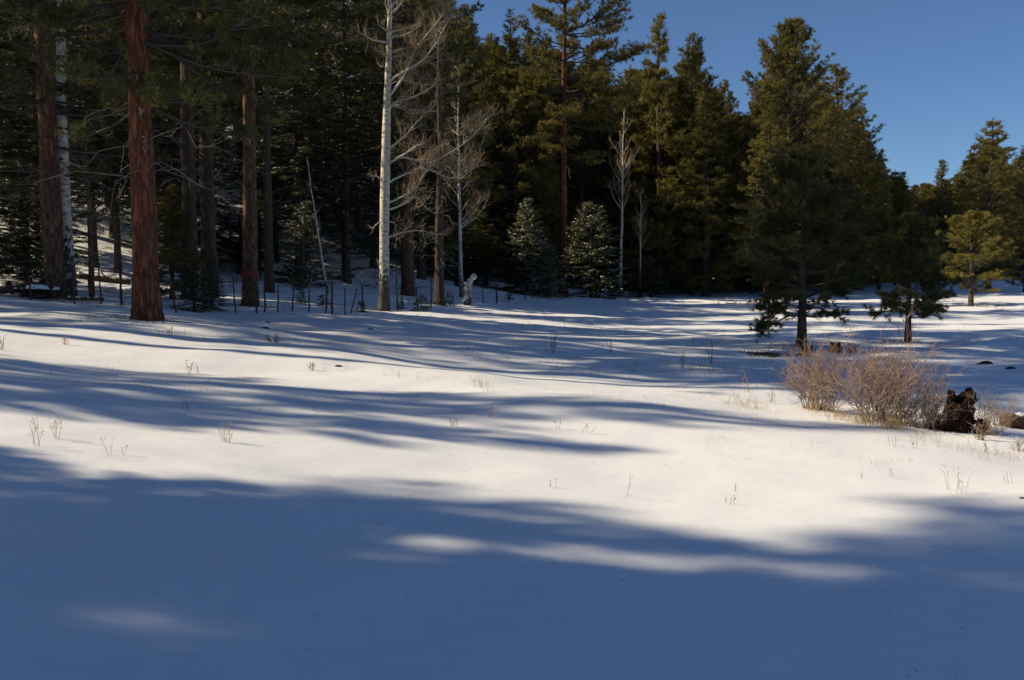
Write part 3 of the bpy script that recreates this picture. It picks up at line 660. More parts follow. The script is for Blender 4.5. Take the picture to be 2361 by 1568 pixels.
# ------------------------------------------------------------------ aspens
def hero_aspen():
    rng = np.random.default_rng(71); b = gpx(885, 717); d = b[1]; print('aspen', b)
    tp = [(885, 717), (886, 640), (886, 560), (887, 470), (889, 380), (891, 300), (893, 220), (896, 140), (898, 60), (900, -20), (903, -110), (902, -200)]
    path = np.array([at(u, v, d) for u, v in tp]) - b; path[0] = 0
    wpx = np.array([26, 23, 22, 22, 21, 19, 16.5, 13.5, 11, 9, 7, 4]); rad = wpx / F * d / 2
    s = np.linspace(0, 1, 80); P = interp(path, s); rr = np.interp(s, np.linspace(0, 1, 12), rad); P[0, 2] -= 0.2
    hh = P[:, 2]; rr = rr * (1 + 0.25 * np.exp(-np.maximum(hh, 0) / 0.3))
    r = root('aspen_tree', b, 'large white-barked bare aspen with crooked limbs at the fence', 'aspen')
    tg = Geo(); tube(tg, P, rr, 16, tint=np.clip(1.0 - hh / 3.6, 0, 1), rough=1 + rng.normal(size=(80, 16)) * 0.025)
    a4 = lambda L: [((700 + x / 3.734) / 1.0203, y / 3.734 / 1.0203) for x, y in L]
    a3 = lambda L: [((560 + x / 3.734) / 1.0203, (380 + y / 3.734) / 1.0203) for x, y in L]
    limbs = [(a4([(800, 960), (860, 890), (1000, 860), (1150, 790), (1250, 690)]), 7), (a4([(800, 850), (870, 760), (930, 690), (1000, 500), (1050, 400), (1230, 200), (1300, 80)]), 7),
             (a4([(800, 720), (830, 690), (950, 620), (1100, 540), (1180, 430), (1250, 330), (1350, 130)]), 7), (a4([(800, 745), (860, 715), (950, 705), (1080, 745), (1200, 745)]), 4),
             (a4([(800, 930), (870, 920), (950, 950), (1140, 990)]), 4), (a4([(850, 935), (920, 955), (990, 990)]), 3),
             (a4([(790, 1440), (930, 1360), (1060, 1270), (1100, 1268)]), 6), (a4([(860, 1380), (950, 1380), (1050, 1410), (1120, 1450), (1200, 1420), (1400, 1310), (1570, 1180), (1660, 1040)]), 6),
             (a4([(800, 1310), (960, 1180), (1080, 1030), (1200, 930)]), 6), (a4([(790, 375), (650, 350), (590, 310), (520, 280)]), 5), (a4([(790, 275), (740, 240), (700, 210)]), 4),
             (a4([(790, 495), (730, 455), (690, 450)]), 4), (a4([(785, 605), (740, 575), (700, 565)]), 3), (a4([(800, 280), (850, 270), (930, 265), (1030, 230), (1110, 145)]), 5),
             (a4([(800, 350), (870, 305), (885, 330), (1000, 280), (1090, 210)]), 5), (a4([(800, 470), (900, 430), (1000, 415), (1080, 420)]), 4), (a4([(800, 120), (860, 90), (920, 20), (960, -60)]), 5),
             (a4([(800, 130), (780, 60), (760, -30)]), 4), (a4([(810, 60), (880, 0), (930, -80)]), 4),
             (a3([(1310, 190), (1400, 140), (1500, 95), (1600, 50), (1700, 70), (1800, 130), (1900, 160), (2030, 110), (2110, 10)]), 6), (a3([(1300, 430), (1400, 400), (1500, 350), (1570, 290), (1640, 400), (1760, 480)]), 6),
             (a3([(1300, 370), (1400, 330), (1560, 250), (1640, 100), (1700, 20)]), 6), (a3([(1290, 680), (1360, 650), (1450, 620), (1600, 600), (1700, 630), (1850, 650)]), 5),
             (a3([(1280, 180), (1220, 130), (1170, 130)]), 6), (a3([(1280, 520), (1230, 540), (1180, 590)]), 3), (a3([(1310, 520), (1380, 540), (1390, 640), (1385, 730)]), 3)]
    for L, w in limbs:
        sgn = rng.choice([-1, 1]); k = rng.uniform(0.1, 0.7)
        pts = []
        for q, (u, v) in enumerate(L):
            off = sgn * k * abs(u - L[0][0]) / F * d * 0.8
            pts.append(at(u, v, d + off) - b)
        pts = interp(np.array(pts), np.linspace(0, 1, 14)); pts[1:-1] = (pts[:-2] + 2 * pts[1:-1] + pts[2:]) / 4
        lr = w * 1.0 / F * d / 2
        cg = Geo(); tube(cg, pts, np.linspace(lr, 0.008, 14), 6, tint=np.linspace(1, 0.75, 14)); lo = obj('limb', cg.mesh('limb', M['aspen_twig'], True), r)
        ln = np.linalg.norm(pts[-1] - pts[0]); cg = Geo()
        twigs(cg, rng, pts, 0.013, int(5 + 7 * ln), 0.45 + 0.28 * ln, (0.7, 0.4), 0.45, 2); obj('twigs', cg.mesh('twigs', M['aspen_twig']), lo)
    obj('trunk', tg.mesh('trunk', M['aspen'], True), r)
hero_aspen()
asA = aspen(72, 11, 0.10, 40, 0.24, 0.28, (-0.03, 0), 0.5, 13, 1.1, 0.012)
asB = aspen(73, 10, 0.12, 26, 0.20, 0.45, (0, 0), 1.7, 9, 0.9, 0.014)
asC = aspen(74, 14, 0.19, 14, 0.14, 0.45, (-0.01, 0), 0.7, 5, 0.5, 0.008)
asD = aspen(75, 6, 0.055, 7, 0.16, 0.40, (-0.165, 0), 0.9, 3, 0.3, 0.005)
b = gdepth(1064, 54); plant(asA, 'aspen_tree', b, 'bare aspen with a round tangle of fine twigs right of the big aspen', 'aspen', None, 1.15, (topz(135, 1020, b[1]) - b[2]) / 11, 0.6)
b = gpx(1430, 682); plant(asB, 'aspen_tree', b, 'slender white aspen with upright pale twigs in front of the dark firs', 'aspen', None, 1.3, (topz(258, 1440, b[1]) - b[2]) / 10, 1.9)
b = gdepth(1476, 75); plant(asB, 'aspen_tree', b, 'thin pale aspen stem just right of the slender white aspen', 'aspen', None, 0.62, (topz(440, 1485, b[1]) - b[2]) / 10, 4.1)
b = gpx(157, 682); plant(asC, 'aspen_tree', b, 'white aspen trunk tucked behind the far left brown pine', 'aspen', None, 1.05, 1.3, 0.0)
b = gdepth(756, 44); plant(asD, 'leaning_aspen', b, 'thin dead white stem leaning left behind the fence', 'aspen', None, 1.0, (topz(360, 708, b[1]) - b[2]) / 6, 0.0)
asE = aspen(76, 20, 0.16, 40, 0.16, 0.5, (0, 0), 0.9, 9, 1.1, 0.014)
b = gdepth(800, 52); plant(asE, 'aspen_tree', b, 'tall bare aspen with tawny twigs showing above the dark firs', 'aspen', None, 1.2, 1.0, 2.0)
b = gpx(212, 690)
g = Geo(); rng = np.random.default_rng(77); pth = wob_path(rng, 5.0, (-0.01, 0), 12, 0.02); tube(g, interp(pth, np.linspace(0, 1, 40)), np.linspace(0.09, 0.03, 40), 9, rough=1 + rng.normal(size=(40, 9)) * 0.07)
g2 = Geo(); twigs(g2, rng, pth, 0.01, 22, 1.1, (0.4, 0.7), -0.25, 2)
r = root('dead_sapling', b, 'thin reddish dead sapling between the aspen and the largest pine', 'tree'); obj('trunk', g.mesh('trunk', M['brown_bark'], True), r); obj('branches', g2.mesh('branches', M['dead']), r)

# ------------------------------------------------------------------ pines beyond the left edge whose shadows cross the snow
CAST = [(-21, 4.6, 22, 'pineF', 1.05), (-26, 5.4, 26, 'pineA', 1.0), (-33, 2.4, 27, 'pineA', 1.1), (-17, 1.8, 19, 'pineA', 1.0), (-36, 5.2, 31, 'pineF', 1.0), (-16, 6.2, 11, 'pineE', 1.0), (-15, 7.5, 8.5, 'pineE', 0.8), (-30, 8.0, 28, 'pineH', 1.0), (-25, 7.7, 27, 'pineH', 0.9), (-34, 7.4, 31, 'pineH', 1.0), (-28, 7.2, 29, 'pineH', 0.9),
        (-29, 13.8, 17.8, 'pineC', 0.58), (-24, 11.3, 13.0, 'pineC', 0.45),
        (-26, 18.6, 27, 'pineH', 1.0), (-31, 20.6, 29, 'pineH', 1.1), (-24, 19.8, 24, 'pineH', 0.9), (-26, 25.6, 28, 'pineH', 1.0), (-33, 23.5, 27, 'pineA', 0.9), (-34, 30, 24, 'pineA', 1.0), (-30, 34, 16, 'pineB', 0.9), (-40, 27, 26, 'pineA', 1.0)]
rng = np.random.default_rng(8)
for x, y, h, kd, w in CAST:
    p = ST[kd]; h = beam_cap(x, y, hz(x, y), h)
    plant(p, 'pine_tree', (x, y, hz(x, y)), 'pine beyond the left edge whose shadow falls on the snow', 'pine', 'shadow casting pines beyond the left edge', w, h / p['H'], rng.uniform(0, 6.28))

# ------------------------------------------------------------------ fence
Z2 = lambda x, y: ((0 + x / 3.734) / 1.0203, (380 + y / 3.734) / 1.0203)
Z3 = lambda x, y: ((560 + x / 3.734) / 1.0203, (380 + y / 3.734) / 1.0203)
Z5 = lambda x, y: ((1100 + x / 3.734) / 1.0203, (380 + y / 3.734) / 1.0203)
PO = [(Z2, 280, 1220, 250, 970, 11), (Z2, 655, 1250, 630, 950, 14), (Z2, 890, 1250, 872, 930, 10), (Z2, 1070, 1260, 1062, 920, 22), (Z2, 1160, 1270, 1165, 1000, 14), (Z2, 1545, 1330, 1495, 950, 16), (Z2, 2065, 1330, 2045, 1000, 13),
      (Z3, 165, 1330, 155, 1050, 17), (Z3, 235, 1325, 238, 1070, 17), (Z3, 350, 1325, 350, 1090, 8), (Z3, 480, 1320, 482, 1000, 10), (Z3, 625, 1320, 630, 1010, 13), (Z3, 775, 1340, 775, 1085, 16), (Z3, 825, 1345, 826, 1050, 20),
      (Z3, 940, 1350, 935, 1110, 11), (Z3, 990, 1330, 1045, 1120, 11), (Z3, 1105, 1325, 1090, 1095, 15), (Z3, 1400, 1310, 1390, 900, 15), (Z3, 1440, 1265, 1438, 1120, 7), (Z3, 1575, 1280, 1563, 1100, 14), (Z3, 1695, 1300, 1693, 930, 11),
      (Z3, 2040, 1265, 2030, 1130, 9), (Z3, 2155, 1265, 2148, 1080, 9), (Z3, 2275, 1245, 2268, 1070, 15), (Z5, 362, 1235, 368, 1050, 12), (Z5, 505, 1220, 490, 1090, 9), (Z5, 565, 1210, 560, 1060, 9), (Z5, 650, 1200, 648, 1050, 8)]
rng = np.random.default_rng(9)
b0 = gpx(*Z2(280, 1220)); fr = root('wire_fence', b0, 'old wire fence of crooked wooden stakes along the forest edge', 'fence'); tops = []
for zf, bx, by, tx, ty, w in PO:
    u, v = zf(bx, by); B = gpx(u, v); u2, v2 = zf(tx, ty); T = at(u2, v2, B[1]); T = T + np.array([0, rng.normal() * 0.05, 0])
    T[2] = min(T[2], B[2] + 1.5); n = 9; s = np.linspace(-0.1, 1, n)[:, None]; P = B + (T - B) * s; P[1:-1] += rng.normal(size=(n - 2, 3)) * 0.008
    r = max(0.022, w / 3.81 / F * B[1] / 2)
    g = Geo(); tube(g, P - b0, np.linspace(r * 1.1, r * 0.85, n), 8, rough=1 + rng.normal(size=(n, 8)) * 0.08); obj('post', g.mesh('post', M['post'], True), fr); tops.append((B, T))
for k, f in enumerate((0.35, 0.62, 0.88)):
    P = []
    for q, (B, T) in enumerate(tops):
        L = 1.05; P.append(B + (T - B) * min(1, f * L / max(0.6, T[2] - B[2])))
    P = np.array(P); Q = []
    for a, c in zip(P[:-1], P[1:]):
        for t in (0, 0.33, 0.66): Q.append(a + (c - a) * t + np.array([0, 0, -0.10 * t * (1 - t) * 2]))
    Q.append(P[-1]); g = Geo(); polysticks(g, np.array(Q) - b0, 0.006, 0.006); obj('wire', g.mesh('wire', M['wire']), fr)

# ------------------------------------------------------------------ little firs, stumps, logs, slash
rng = np.random.default_rng(10)
for u, v, vt, hw, lab in [(689, 668, 632, 14, 'tiny dark fir below the leaning white stem'), (695, 700, 672, 13, 'tiny fir seedling among the fence stakes left of the paired stakes'), (745, 705, 680, 16, 'knee-high fir seedling beside the paired fence stakes'),
                          (832, 718, 694, 12, 'fir seedling hugging the stake left of the big aspen'), (972, 718, 682, 20, 'bushy fir seedling between the big aspen and the dark dead-branched trunk'), (1036, 700, 672, 11, 'fir seedling right at the foot of the dark dead-branched trunk'),
                          (1010, 640, 590, 30, 'greenish young fir behind the dark dead-branched trunk'), (30, 625, 560, 34, 'dark young fir with snow caps at the far left edge'), (925, 712, 694, 10, 'very small fir right of the big aspen foot'),
                          (1175, 690, 672, 9, 'very small fir by the fence stakes left of the tall reddish trunk')]:
    b = gpx(u, v); h = max(0.3, topz(vt, u, b[1]) - b[2]); p = ST['sapA'] if u % 2 else ST['sapB']
    plant(p, 'fir_seedling', b, lab, 'fir', None, hw / F * b[1] / p['R'], h, u * 0.3)

def stump(name, b, H, r, mat, label, seed, jag=0.35, lean=(0, 0), hollow=0.65, sides=22, spikes=None, taper=0.5):
    rng = np.random.default_rng(seed); th = np.linspace(0, 2 * math.pi, sides, endpoint=False); g = Geo()
    tops = H * (1 - jag * rng.uniform(0, 1, sides)); tops = (tops + np.roll(tops, 1) * 0.6) / 1.6
    if spikes is not None: tops = H * np.array([np.interp(t, *spikes) for t in th]) * rng.uniform(0.92, 1.05, sides)
    rings = []; n = 12
    for k in range(n):
        f = k / (n - 1); rr = r * (1.35 - taper * f ** 0.6 + 0.35 * math.exp(-f * 7)) * (1 + 0.10 * np.sin(5 * th + seed) + rng.normal(size=sides) * 0.06)
        zz = -0.1 + (tops + 0.1) * f
        rings.append(np.stack([np.cos(th) * rr + lean[0] * zz, np.sin(th) * rr + lean[1] * zz, zz], -1))
    for k in range(6):
        f = 1 - k / 5; rr = r * 0.85 * hollow * (0.35 + 0.65 * f) * (1 + rng.normal(size=sides) * 0.05); zz = tops * (0.35 + 0.62 * f)
        rings.append(np.stack([np.cos(th) * rr + lean[0] * zz, np.sin(th) * rr + lean[1] * zz, zz], -1))
    V = np.concatenate(rings); m = len(rings)
    V[:, :2] *= 1 + 0.16 * np.sin(V[:, 2:3] * 23 / H + V[:, :1] * 30) * np.sin(V[:, 1:2] * 40 + 1.0); V += rng.normal(size=V.shape) * r * 0.05
    i = np.arange(m - 1)[:, None] * sides; j = np.arange(sides)[None, :]; k = (np.arange(sides) + 1)[None, :] % sides
    q = np.stack([i + j, i + k, i + sides + k, i + sides + j], -1).reshape(-1, 4)
    g.add(V, np.concatenate([q[:, [0, 1, 2]], q[:, [0, 2, 3]]]))
    o = tag(obj(name, g.mesh(name, M[mat])), label, 'stump'); o.location = tuple(b); return o
b = gpx(2205, 992); print('stump', b)
stump('burnt_stump', b, 0.53, 0.145, 'burnt', 'charred jagged hollow stump beside the big shrub', 3, 0.5, (0.10, 0), sides=30, taper=0.30, spikes=([0, 0.5, 1.0, 1.6, 2.2, 2.8, 3.3, 3.8, 4.6, 5.2, 5.8, 6.28], [1.0, 1.02, 0.9, 0.8, 0.72, 0.97, 0.92, 0.66, 0.72, 0.80, 0.95, 1.0]))
b3 = gpx(2168, 990); stump('burnt_root', b3, 0.27, 0.12, 'burnt', 'low charred root slab left of the jagged stump', 14, 0.6, (-0.2, 0))
b2 = gpx(2262, 1000); stump('burnt_root', b2, 0.24, 0.08, 'burnt', 'low charred root knob right of the jagged stump', 4, 0.5, (0.1, 0))
b = gpx(1060, 660); stump('torn_stump', b, 1.0, 0.28, 'red_wood', 'splintered red-brown stump in the shade beyond the fence', 6, 0.7)
b = gpx(1852, 815); stump('rotten_stump', (b[0] - 0.06, b[1] - 0.5, hz(b[0] - 0.06, b[1] - 0.5)), 0.30, 0.15, 'red_wood', 'rotten orange stump at the foot of the near dark pine', 7, 0.5)
b = gpx(1925, 812); stump('cut_stump', b, 0.27, 0.14, 'red_wood', 'square cut rusty stump right of the near pine trunk', 9, 0.08, hollow=0.9)
# snow-plastered snag
b = gpx(1078, 703); d = b[1]; rng = np.random.default_rng(12)
pp = [(1078, 705), (1079, 690), (1077, 675), (1080, 662), (1083, 650), (1090, 640), (1098, 635)]
P = np.array([at(u, v, d) for u, v in pp]) - b; P = interp(P, np.linspace(0, 1, 26)); g = Geo()
tube(g, P, np.interp(np.linspace(0, 1, 26), [0, 0.3, 0.7, 1], [0.17, 0.19, 0.13, 0.12]), 12, tint=np.linspace(0.75, 0.0, 26), rough=1 + rng.normal(size=(26, 12)) * 0.10)
r = root('aspen_snag', b, 'short broken white snag plastered with snow right at the fence', 'snag'); obj('trunk', g.mesh('trunk', M['aspen'], True), r)
g = Geo()
for k in range(30):
    c = P[rng.integers(2, 25)] + np.array([-0.10, -0.06, 0]) + rng.normal(size=3) * 0.05; th = np.linspace(0, 6.283, 7, endpoint=False); ra = rng.uniform(0.05, 0.11)
    Vv = np.concatenate([[c + [0, 0, ra * 0.6]], c + ra * np.stack([np.cos(th), np.sin(th), 0 * th], -1), [c - [0, 0, ra]]]); Fa = [[0, 1 + q, 1 + (q + 1) % 7] for q in range(7)] + [[8, 1 + (q + 1) % 7, 1 + q] for q in range(7)]
    g.add(Vv, Fa)
obj('snow_clumps', g.mesh('snow_clumps', M['snowclump'], True), r)

def log(name, A, B, r, label, seed, mat='log', snowy=True, group=None, stubs=2):
    rng = np.random.default_rng(seed); A = np.array(A, float); B = np.array(B, float); n = 26; s = np.linspace(0, 1, n)[:, None]; P = (B - A) * s
    P[:, 2] += r * 0.5; P[1:-1] += rng.normal(size=(n - 2, 3)) * r * 0.06
    rt = root(name, A, label, 'log', group); g = Geo(); tube(g, P, np.linspace(r, r * 0.7, n), 12, rough=1 + rng.normal(size=(n, 12)) * 0.07)
    for k in range(stubs):
        q = interp(P, np.array([rng.uniform(0.1, 0.9)]))[0]; polysticks(g, [q, q + unit(rng.normal(size=3) + [0, 0, 1.2]) * r * rng.uniform(2, 5)], r * 0.25, r * 0.1)
    obj('trunk', g.mesh('trunk', M[mat], True), rt)
    if snowy:
        g = Geo(); Q = P.copy(); Q[:, 2] += np.linspace(r, r * 0.7, n) * 0.62; k0 = 1
        while k0 < n - 4:
            k1 = min(n - 1, k0 + rng.integers(4, 10)); k = k1 - k0
            if k >= 3: tube(g, Q[k0:k1], np.linspace(r, r * 0.7, n)[k0:k1] * np.sin(np.linspace(0.25, 2.9, k)) * rng.uniform(0.55, 0.8) + 0.005, 8)
            k0 = k1 + rng.integers(0, 3)
        obj('snow_cap', g.mesh('snow_cap', M['snowclump'], True), rt)
    return rt
def gl(u, v): return gpx(u, v)
log('fallen_log', gl(2318, 985), gl(2318, 985) + np.array([2.2, 0.4, 0.02]), 0.12, 'weathered brown log running out of the right edge', 20, stubs=1)
log('fallen_log', gl(640, 652), gl(815, 640), 0.16, 'snow-topped fallen log behind the fence below the leaning stem', 21)
log('fallen_log', gl(600, 625), gl(680, 642), 0.15, 'short snowy log beside the slim dark trunk behind the fence', 22)
log('fallen_log', gl(790, 628), gl(905, 618), 0.14, 'fallen log in the shade left of the big aspen', 23)
log('fallen_log', gl(170, 640), gl(300, 655), 0.14, 'dark log lying across the slope behind the largest pine', 24)
log('fallen_log', gl(360, 600), gl(470, 612), 0.14, 'log up the slope right of the largest pine', 25)
log('fallen_log', gl(150, 692), gl(240, 694), 0.07, 'low thin log on the snow at the foot of the reddish sapling', 26, stubs=1)
# slash pile on the left
rng = np.random.default_rng(27); b = gpx(85, 688); rt = root('slash_pile', b, 'heap of dark slash under snow at the far left', 'slash pile')
for k in range(16):
    c = np.array([rng.uniform(-0.9, 0.8), rng.uniform(-0.3, 0.4), rng.uniform(0.02, 0.3)]); d = unit(np.array([rng.normal(), rng.normal() * 0.5, rng.normal() * 0.25])) * rng.uniform(0.25, 0.6)
    g = Geo(); r = rng.uniform(0.04, 0.09); P = np.array([c - d, c - d * 0.3, c + d * 0.3, c + d]); tube(g, P + rng.normal(size=(4, 3)) * 0.02, r, 7, rough=1 + rng.normal(size=(4, 7)) * 0.1); obj('branch', g.mesh('branch', M['post']), rt)
def lump(g, c, rx, ry, rz_, rng, n=10, m=5, rough=0.12):
    th = np.linspace(0, 6.283, n, endpoint=False); V = [[c[0], c[1], c[2] + rz_]]
    for k in range(1, m):
        f = k / m * math.pi * 0.62; rr = math.sin(f) * (1 + rng.normal(size=n) * rough); V += [[c[0] + rx * q * math.cos(t), c[1] + ry * q * math.sin(t), c[2] + rz_ * math.cos(f)] for q, t in zip(rr, th)]
    Fa = [[0, 1 + q, 1 + (q + 1) % n] for q in range(n)]
    for k in range(m - 2):
        a = 1 + k * n; Fa += [[a + q, a + n + q, a + n + (q + 1) % n] for q in range(n)] + [[a + q, a + n + (q + 1) % n, a + (q + 1) % n] for q in range(n)]
    g.add(V, Fa)
g = Geo()
for k in range(7): lump(g, (rng.uniform(-0.7, 0.7), rng.uniform(-0.2, 0.3), rng.uniform(0.22, 0.34)), rng.uniform(0.15, 0.35), 0.2, rng.uniform(0.07, 0.14), rng)
obj('snow_cap', g.mesh('snow_cap', M['snowclump'], True), rt)
# dark stones and clods on the snow
for k, (u, v, w, lab) in enumerate([(617, 744, 9, 'dark clod on the snow below the fence stakes, the upper of two'), (611, 757, 10, 'dark clod on the snow below the fence stakes, the lower of two'), (853, 760, 8, 'dark clod on the snow in front of the big aspen'),
                                    (1300, 686, 17, 'dark stone at the foot of the tall reddish trunk'), (2330, 850, 14, 'dark clod in the blue shade near the right edge'), (2275, 838, 18, 'flat dark clod in the blue shade above the stump'), (2358, 1150, 8, 'small dark clod on the bright snow at the right edge'),
                                    (780, 845, 10, 'small dark clump at the start of the thin shadow streak')]):
    b = gpx(u, v); r = w / F * b[1]; g = Geo(); lump(g, (0, 0, -r * 0.2), r, r * 0.8, r * 0.55, np.random.default_rng(k + 40), 11, 6, 0.2)
    o = tag(obj('clod', g.mesh('clod', M['rock'])), lab, 'clod', 'dark clods and stones on the snow'); o.location = tuple(b)

# ------------------------------------------------------------------ shrubs
def shrub(name, u, v, hpx, wpx, nst, label, seed, mat='shrub', levels=3, r=0.0068, arch=0.35, wx=1.0):
    b = gpx(u, v); d = b[1]; H = hpx / F * d; Wd = wpx / F * d / 2; rng = np.random.default_rng(seed); g = Geo()
    segs = []
    def grow(p, dr, L, rad, lev, t):
        n = 4; pts = [p]
        for q in range(n):
            dr = unit(dr + rng.normal(size=3) * 0.24 + np.array([0, 0, 0.05])); pts.append(pts[-1] + dr * L / n)
        t1 = min(1, t + 0.33)
        for a in range(n): segs.append((pts[a], pts[a + 1], rad * (1 - 0.12 * a), rad * (1 - 0.12 * (a + 1)), t + (t1 - t) * a / n, t + (t1 - t) * (a + 1) / n))
        if lev > 0:
            for k in range(rng.integers(3, 6)):
                f = rng.uniform(0.3, 1.0); a = interp(np.array(pts), np.array([f]))[0]
                grow(a, unit(dr + rng.normal(size=3) * 0.55), L * rng.uniform(0.35, 0.6), max(0.0027, rad * 0.6), lev - 1, t1)
    for k in range(nst):
        az = rng.uniform(0, 6.283); q = rng.uniform(0, 1) ** 0.6; foot = np.array([math.cos(az) * Wd * 0.35 * q * wx, math.sin(az) * Wd * 0.35 * q, -0.03])
        end = np.array([math.cos(az) * Wd * q, math.sin(az) * Wd * q, H * (1 - 0.30 * q * q) * rng.uniform(0.7, 1.05)])
        dr = unit(end - foot + np.array([0, 0, 0.3 * H])); grow(foot, dr, np.linalg.norm(end - foot) * rng.uniform(0.5, 0.75), r * rng.uniform(0.7, 1.3), levels - 1, 0.0)
    P0, P1, r0, r1, t0, t1 = (np.array(k) for k in zip(*segs)); sticks(g, P0, P1, r0, r1, t0, t1)
    o = root(name, b, label, 'shrub'); obj('twigs', g.mesh('twigs', M[mat]), o); print(name, len(segs) * 6, b); return o
shrub('bare_shrub', 1890, 945, 200, 200, 70, 'greyish bare shrub, the left of the big pair behind dry grass', 81)
shrub('bare_shrub', 2040, 975, 262, 300, 105, 'largest red-twigged bare shrub left of the charred stump', 82)
shrub('bare_shrub', 2135, 988, 120, 170, 40, 'low tangled shrub between the largest shrub and charred stump', 83, 'greyshrub')
shrub('bare_shrub', 2290, 1005, 150, 130, 22, 'sparse pale shrub right of the charred stump', 84, 'greyshrub', 3, 0.004)
shrub('bare_shrub', 2262, 1015, 60, 40, 12, 'small upright twig clump in front of the charred stump', 85, 'greyshrub', 2, 0.005)
shrub('bare_shrub', 2350, 1040, 60, 90, 12, 'low pale twiggy shrub at the right edge below the log', 86, 'greyshrub', 2, 0.004)
shrub('bare_shrub', 630, 790, 38, 60, 16, 'small dark leafless shrub in the striped shadows', 87, 'greyshrub', 2, 0.006)
shrub('bare_shrub', 1960, 815, 45, 40, 40, 'small orange-twigged shrub behind the big pair', 88, 'shrub', 2, 0.006)

# ------------------------------------------------------------------ dry weeds standing singly
def weed(u, v, hpx, n, seed, label, seedhead=True, spread=0.13, bent=0.0):
    b = gpx(u, v); d = b[1]; H = 0.85 * hpx / F * d; rng = np.random.default_rng(seed); g = Geo(); hd = Geo(); r = max(0.0018, 0.00024 * d)
    for k in range(n):
        dr = unit(np.array([rng.normal() * spread + bent, rng.normal() * spread, 1.0])); p = np.array([rng.normal() * 0.02, rng.normal() * 0.02, -0.03]); L = H * rng.uniform(0.55, 1.05) + 0.03; pts = [p]
        for q in range(5): dr = unit(dr + rng.normal(size=3) * 0.09); pts.append(pts[-1] + dr * L / 5)
        pts = np.array(pts); polysticks(g, pts, r, r * 0.6, 0.45, 0.2)
        for q in range(rng.integers(1, 5)):
            a = interp(pts, np.array([rng.uniform(0.45, 1)]))[0]; e = a + unit(dr + rng.normal(size=3) * 0.6) * L * rng.uniform(0.08, 0.25); polysticks(g, [a, e], r * 0.6, r * 0.5, 0.3)
            if seedhead and rng.uniform() < 0.7: lump(hd, e, r * 2.6, r * 2.6, r * 3, rng, 6, 4)
        if seedhead: lump(hd, pts[-1], r * 2.2, r * 2.2, r * 3, rng, 6, 4)
    o = root('dry_weed', b, label, 'weed', 'dry weeds standing in the snow'); obj('stalks', g.mesh('stalks', M['weed']), o)
    if hd.n: obj('seed_heads', hd.mesh('seed_heads', M['weed']), o)
WE = [(82, 1030, 75, 6, 'tall pale weed clump near the left edge on bright snow'), (126, 1010, 68, 5, 'tall tufted weed just right of the pale clump near the left edge'), (524, 1020, 62, 10, 'bushy reddish weed standing at the end of the striped shadow'),
      (250, 1052, 55, 2, 'thin weed with dark knob heads at the edge of the big shadow, left'), (284, 1050, 28, 2, 'short forked weed at the edge of the big shadow'), (1045, 985, 28, 8, 'short brown grass tuft in the central shadow streak'),
      (1132, 962, 38, 3, 'dark little weed upright in the central shadow streak'), (1290, 990, 42, 2, 'single pale stalk in the central shadow streak'), (1350, 1000, 34, 3, 'pale branched weed at the lower edge of the central streak'),
      (1280, 1125, 28, 2, 'leaning weed with dark tips on the bright central snow'), (1438, 1150, 85, 1, 'very thin tall straw on the bright central snow'), (1692, 1135, 30, 2, 'upright little weed on the bright snow right of centre'),
      (1678, 1162, 24, 3, 'small weed with dark seeds at the shadow edge right of centre'), (2218, 1138, 62, 4, 'forked bare weed on the bright snow below the stump'), (2195, 1130, 66, 2, 'tall two-armed weed beside the forked bare weed'),
      (1990, 1105, 22, 2, 'small weed pair on the bright snow below the shrubs'), (2050, 1100, 22, 2, 'weed with round seed heads below the shrubs'), (2060, 1030, 42, 3, 'thin upright weed just in front of the largest shrub'),
      (2110, 1035, 50, 2, 'single thin weed in front of the low tangled shrub'), (2280, 1045, 35, 3, 'small weed in front of the sparse pale shrub'), (2325, 1115, 40, 3, 'weed clump on bright snow near the right edge'),
      (435, 865, 40, 3, 'thin weed with dark heads at the upper edge of the left shadow'), (460, 862, 34, 2, 'bent weed next to the dark-headed one at the left shadow'), (265, 880, 30, 3, 'dark weed inside the left shadow band'), (430, 945, 36, 3, 'dark weed in the middle of the left shadow band'),
      (737, 950, 28, 2, 'dark curled weed in the shadow left of centre'), (150, 795, 28, 8, 'bristly dry tuft in the upper left shadow'), (395, 775, 22, 6, 'small green-brown tuft on the lit slope below the largest pine'), (5, 808, 40, 6, 'little green-topped seedling at the left edge'),
      (1575, 850, 60, 6, 'tall dry weed at the edge of the far shadow right of centre'), (1640, 840, 70, 5, 'branched tall weed left of the near dark pine'), (1275, 815, 45, 7, 'twiggy tall weed in the far striped shadow'), (1410, 815, 40, 4, 'dark weed in the far striped shadow right of the twiggy one'),
      (720, 855, 22, 8, 'bristly grass tuft on the left part of the thin shadow streak'), (1725, 905, 60, 4, 'weed stalks on bright snow left of the shrubs'), (1780, 930, 55, 5, 'pale weed clump close to the left shrub')]
for k, (u, v, h, n, lab) in enumerate(WE): weed(u, v, h, n, 100 + k, lab, seedhead=(k % 3 != 2))

